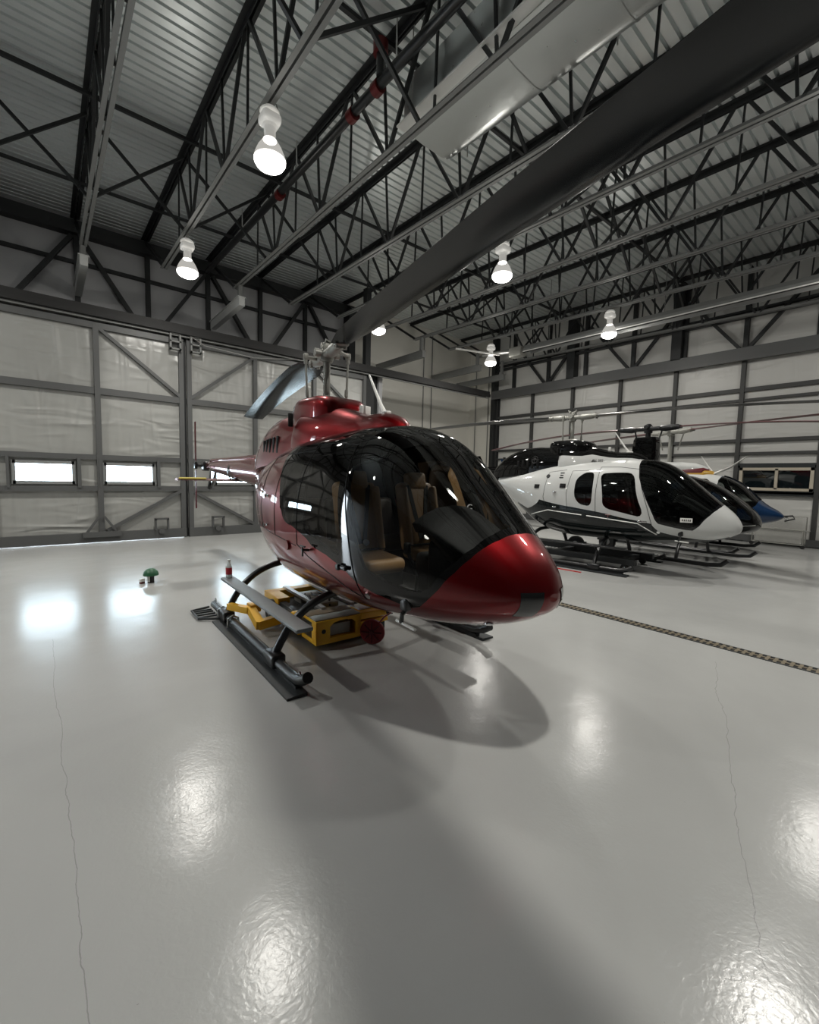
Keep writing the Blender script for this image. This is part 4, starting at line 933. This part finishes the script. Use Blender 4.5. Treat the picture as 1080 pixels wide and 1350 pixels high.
mb.tube([(0,float(s_+CP.y0),float(CP.at(np.array(s_),np.array(0.))[2])+.004) for s_ in np.linspace(.46,1.26,12)],.022,8); mb.build('centre_post', M['frit'], T)
mb = MB(); mb.bb(-.5,.5,-.5,-.44,.65,1.85); mb.rbox((0,-1.9,1.1),(.7,.2,.4),.06); mb.build('cabin_interior', M['interior'], T, smooth=0)
def cowl2(rows, nm, m, lab):
    mb = MB(); mb.loft([[(hw*math.copysign(abs(math.cos(a))**.75,math.cos(a)),y,za+(zb_-za)*abs(math.sin(a))**.75) for a in np.linspace(0,PI,16)] for y,hw,za,zb_ in rows]); mb.build(nm,m,T,lab)
cowl2([(-1.12,.10,1.9,2.04),(-.95,.30,1.9,2.10),(-.6,.36,1.9,2.13),(1.2,.36,1.9,2.13),(2.0,.25,1.8,1.95)],'cowling_band',M['gold'],'gold stripe band')
cowl2([(-1.02,.12,2.06,2.09),(-.9,.29,2.0,2.155),(-.6,.345,2.0,2.165),(1.1,.345,2.0,2.165)],'cowling_stripe',M['maroon'],'thin maroon stripe')
cowl2([(-.98,.08,2.08,2.13),(-.88,.20,2.08,2.20),(-.7,.29,2.08,2.27),(-.4,.33,2.08,2.30),(.5,.34,2.08,2.33),(1.0,.30,2.08,2.30),(1.3,.18,2.08,2.2)],'cowling',M['white'],'white cowling')
MB().tube([(0,-1.05,2.05),(0,-.95,2.2),(0,-.78,2.46)],[.025,.015,.008],8).build('whip_antenna', M['ivory'], T)
mb = MB(); mb.tube([(0,-1.1,1.98),(0,-1.45,2.15),(0,-1.80,2.44)],[.09,.065,.02],8,flat=.4); mb.build('wire_cutter', M['ivory'], T, 'pale swept wire cutter')
mb = MB(); mb.tube([(.02,-2.58,.97),(.02,-2.76,1.0),(.02,-2.80,.93),(.02,-2.62,.86)],.02,6); mb.build('tow_loop', M['skidblk'], T); MB().cyl((.0,-2.6,.95),(0,-2.68,.93),.03,10).build('nose_light', M['chrome'], T)
rotor(T,3.14,5.05,-PI/2-.48,.30,M['gunmetal'],redblade,'thin red rotor blade',2.25,.6)
MB().loft([[(r*math.cos(a),y,zc+r*math.sin(a)) for a in np.linspace(0,2*PI,16,endpoint=False)] for y,r,zc in ((1.7,.22,1.58),(3,.17,1.66),(5.6,.10,1.76))]).build('tail_boom', M['white'], T)
mb = MB(); mb.prism([(5.2,1.8),(5.6,1.8),(6.0,2.5),(5.7,2.5)],'x',-.02,.02); mb.prism([(5.2,1.7),(5.6,1.7),(5.8,1.1),(5.6,1.1)],'x',-.02,.02); mb.build('tail_fin', M['blue'], T)
tail_rotor(T,(-.05,5.65,1.76),.8,M['skidblk'])
simple_gear(T,.98,-2.0,1.2,-1.1,.6,.58)
# ------------------------------------------------------------------ yellow tug under the red helicopter
T = thing('helicopter_tug','low yellow battery tug with steel rails, parked under the red helicopter','tug',(2.36,3.72,0),-.04)
Y = M['yellow']; worn = noise_bump(mat('worn_tan_deck',(.30,.24,.15),.6),14,.1,.004,col_var=((.36,.27,.15),(.22,.21,.19)))
mb = MB(); mb.bb(-.36,.36,.30,1.38,.10,.20); mb.bb(-.40,-.33,.1,1.36,.10,.26); mb.bb(.33,.40,.1,1.36,.10,.26); mb.build('chassis', M['darkplate'], T, smooth=0)
# front battery housing with an open cut-out
mb = MB(); out = [(-.40,.05),(.06,.05),(.10,.08),(.10,.27),(-.40,.27)]
mb.prism([(-.40,.05),(.10,.05),(.10,.10),(-.40,.10)],'y',.0,.34)
mb.bb(-.40,-.25,.0,.03,.09,.27); mb.bb(.04,.10,.0,.03,.09,.27); mb.bb(-.40,.10,.31,.34,.09,.27); mb.bb(-.40,-.37,.0,.34,.09,.27); mb.bb(.07,.10,.0,.34,.09,.27); mb.bb(-.40,.10,0,.34,.262,.285); mb.prism([(-.25,.262),(-.25,.215),(-.21,.25),(-.14,.262)],'y',0,.03); mb.prism([(.04,.262),(.04,.215),(.0,.25),(-.07,.262)],'y',0,.03)
mb.build('battery_housing', Y, T, smooth=0)
MB().rbox((-.15,.272,.293),(.50,.16,.012),.004).build('top_plate', worn, T, 'worn tan top plate')
MB().rbox((-.15,.095,.293),(.50,.16,.012),.004).build('top_plate', M['gunmetal'], T, 'scuffed grey top plate')
mb = MB(); mb.rbox((-.12,.13,.165),(.24,.18,.12),.01); mb.build('battery', M['gunmetal'], T)
MB().cyl((-.32,-.004,.18),(-.32,.012,.18),.022,14).build('socket_port', M['rubber'], T)
mb = MB(); mb.rbox((.27,.17,.255),(.34,.34,.07),.01); mb.prism([(.10,.20),(.44,.20),(.44,.16),(.10,.13)],'y',.0,.05); mb.build('side_housing', Y, T)
MB().rbox((.27,.20,.296),(.26,.20,.012),.004).build('cover_plate', M['alu'], T)
MB().cyl((.40,-.03,.27),(.46,-.06,.27),.03,12).build('bump_stop', M['rubber'], T)
mb = MB(); mb.bb(.12,.42,.03,.32,.05,.19); mb.build('drive_box', mat('dark_green_box',(.02,.035,.03),.5), T, smooth=0)
for x in (-.17,.17): MB().beam((x,.30,.31),(x,1.38,.31),.05,.03).build('guide_rail', M['alu'], T)
mb = MB(); mb.bb(-.42,.42,1.28,1.40,.20,.30); mb.bb(-.42,-.28,.95,1.3,.235,.30); mb.build('rear_frame', Y, T, smooth=0)
mb = MB(); mb.prism([(.36,.06),(.62,.06),(.62,.20),(.52,.27),(.40,.27)],'x',-.43,-.37); mb.build('side_guard', Y, T, smooth=0)
mb = MB(); mb.rbox((0,.62,.24),(.24,.22,.12),.02); mb.rbox((.0,1.05,.24),(.30,.2,.10),.02); mb.cyl((-.1,.85,.24),(.1,.85,.24),.06,14); mb.build('winch_motor', M['gunmetal'], T)
mb = MB()
for k in range(3): mb.tube([(-.2+.1*k,.5,.27),(-.15+.12*k,.7,.34),(-.1+.1*k,.95,.29),(.05*k,1.15,.27)],.012,6)
mb.build('hose_loops', M['rubber'], T)
def whl(x,y,r,w_): 
    t_ = MB().lathe([(r*.55,-w_/2),(r*.92,-w_/2),(r,-w_*.3),(r,w_*.3),(r*.92,w_/2),(r*.55,w_/2)],(x,y,r),24,'x').build('wheel', M['rubber'], T)
    MB().lathe([(r*.2,-w_*.55),(r*.58,-w_*.45),(r*.58,w_*.45),(r*.2,w_*.55)],(x,y,r),18,'x').build('wheel_hub', M['gunmetal'], t_)
whl(-.42,1.10,.13,.12); whl(.42,1.10,.13,.12); whl(-.20,.48,.06,.06); whl(.22,.48,.06,.06)
# cranked arm reaching to the skid
mb = MB(); mb.beam((-.36,.72,.16),(-.74,.68,.13),.08,.09); mb.beam((-.72,.66,.13),(-.70,1.02,.20),.08,.09); mb.beam((-.72,1.02,.20),(-.86,1.30,.20),.07,.07); mb.rbox((-.66,1.05,.22),(.12,.14,.09),.01)
mb.build('cranked_arm', Y, T, 'cranked yellow lifting arm')
# red covered wheel hanging by a cord
cpos = Vector((2.50,3.56,.135))
vd = Vector((2.5,3.56,0)); 
T = thing('red_tow_wheel','round dull red spoked cover standing on the floor in front of the yellow tug','cover',(cpos.x,cpos.y,0),math.atan2(vd.y,vd.x)-.25)
mb = MB(); mb.lathe([(.02,-.03),(.10,-.03),(.125,-.018),(.13,0),(.125,.018),(.10,.03),(.02,.03)],(0,0,.135),36,'x'); d_ = mb.build('cover_disc', M['dull_red'], T)
mb = MB()
for k in range(8):
    a = k*PI/4; mb.beam((-.034,.02*math.cos(a),.135+.02*math.sin(a)),(-.034,.105*math.cos(a),.135+.105*math.sin(a)),.008,.012,(1,0,0))
mb.lathe([(.001,-.045),(.022,-.045),(.022,-.03)],(0,0,.135),16,'x'); mb.build('spoke_ribs', M['red_trim'], d_, 'raised radial ribs')
tag(MB().tube([(2.54,3.50,.235),(2.50,3.36,.34),(2.36,3.02,.52),(2.12,2.52,.70),(2.02,2.32,.735)],.008,6).build('tether_cord', M['dull_red']),'dark red cord from the round red cover up to the helicopter nose','cord')

# bottle on the step, floor bits
c,s_ = math.cos(-.0303),math.sin(-.0303)
def rl(x,y,z): return (2.543+.97*(c*x-s_*y), 4.621+.97*(s_*x+c*y), .97*z)
bx = rl(-1.0,.53,.519)
T = thing('drink_bottle','small clear bottle with a red label standing on the rear end of the grey step','bottle',bx)
MB().lathe([(.001,0),(.032,0),(.035,.01),(.035,.125),(.03,.15),(.014,.175),(.013,.19)],n=20).build('bottle_body', M['bottle'], T)
MB().lathe([(.0355,.04),(.0358,.045),(.0358,.115),(.0355,.12)],n=20,caps=False).build('bottle_label', mat('red_paper_label',(.35,.02,.03),.5), T, 'red label')
MB().lathe([(.015,.188),(.016,.19),(.016,.212),(.001,.213)],n=16).build('bottle_cap', M['ivory'], T)
T = thing('floor_marker','small green mushroom shaped plug on a black stem, standing alone on the empty floor','plug',(1.19,7.66,0),.6)
MB().lathe([(.001,0),(.045,0),(.045,.16),(.03,.165),(.001,.165)],n=18).build('marker_stem', M['rubber'], T)
mb = MB(); mb.lathe([(.045,.13),(.105,.115),(.108,.13),(.095,.175),(.06,.21),(.02,.225),(.001,.226)],n=28); mb.build('marker_cap', M['green'], T, 'domed green cap')
mb = MB(); mb.bb(-.05,-.035,-.02,.02,.02,.13); mb.build('marker_tag', M['ivory'], T, smooth=0)
T = thing('small_carton','tiny white and red carton on the floor beside the green plug','box',(1.07,7.66,0),.4)
MB().bb(-.03,.03,-.02,.02,0,.075).build('carton_body', M['ivory'], T, smooth=0); MB().bb(-.0305,.0305,-.0205,.0205,.0,.03).build('carton_band', M['red_trim'], T, 'red printed band', smooth=0)
# ground wheels and dolly by the white helicopter
def gw(x,y,lb):
    T = thing('ground_wheel',lb,'wheel',(x,y,0),.05,'ground handling wheels')
    MB().lathe([(.10,-.05),(.18,-.05),(.205,-.03),(.205,.03),(.18,.05),(.10,.05)],(0,0,.205),26,'x').build('tyre', M['rubber'], T)
    MB().lathe([(.03,-.06),(.105,-.045),(.105,.045),(.03,.06)],(0,0,.205),20,'x').build('wheel_hub', M['alu'], T)
    MB().beam((.0,-.25,.26),(0,.25,.26),.05,.06).build('axle_bracket', M['skidblk'], T)
gw(9.75,5.45,'black ground handling wheel under the white helicopter, left of its front strut'); gw(10.9,5.25,'black ground handling wheel under the black helicopter, right of the white one\'s rear strut')
T = thing('skid_dolly','long low black wheeled dolly under the white helicopter','dolly',(8.95,5.1,0),.10)
mb = MB()
for x in (-.55,.55): mb.bb(x-.07,x+.07,-1.5,1.9,.13,.24)
for y in (-1.2,.2,1.6): mb.bb(-.55,.55,y-.06,y+.06,.14,.2)
mb.build('dolly_frame', M['steelblk'], T, smooth=0)
for x in (-.55,.55):
    for y in (-1.3,1.7): MB().lathe([(.02,-.03),(.065,-.03),(.07,0),(.065,.03),(.02,.03)],(x,y,.07),16,'x').build('caster', M['rubber'], T)
T = thing('floor_tape','thin red strip along the floor beside the white helicopter\'s near skid','strip',(7.62,4.7,0),.06)
MB().bb(-.02,.02,-.55,1.6,.001,.012).build('strip_body', mat('red_strip',(.5,.02,.02),.4), T, smooth=0)
# clear panel cart against the far wall
T = thing('panel_cart','metal cart of cloudy clear panels standing by the far wall beyond the blue nose','cart',(15.75,2.85,0),.0)
mb = MB()
for y in (-.62,.50): 
    for x in (0,.32): mb.tube([(x,y,.08),(x,y,.86 if x else .52)],.014,8)
mb.tube([(0,-.75,.5),(0,.62,.5)],.014,8); mb.tube([(.32,-.62,.86),(.32,.5,.86)],.012,8)
for y in (-.62,.5): mb.tube([(0,y,.10),(.32,y,.10)],.014,8)
mb.tube([(0,-.62,.10),(0,.5,.10)],.012,8); mb.build('cart_frame', M['gunmetal'], T)
for k,x in enumerate((.03,.16,.29)): MB().bb(x-.005,x+.005,-.58-.02*k,.46,.12,.50 if k==0 else .86).build('clear_panel', M['plastic_sheet'], T, smooth=0)
for y in (-.62,.5): MB().lathe([(.02,-.02),(.05,-.02),(.05,.02),(.02,.02)],(0,y,.05),14,'x').build('caster', M['rubber'], T)
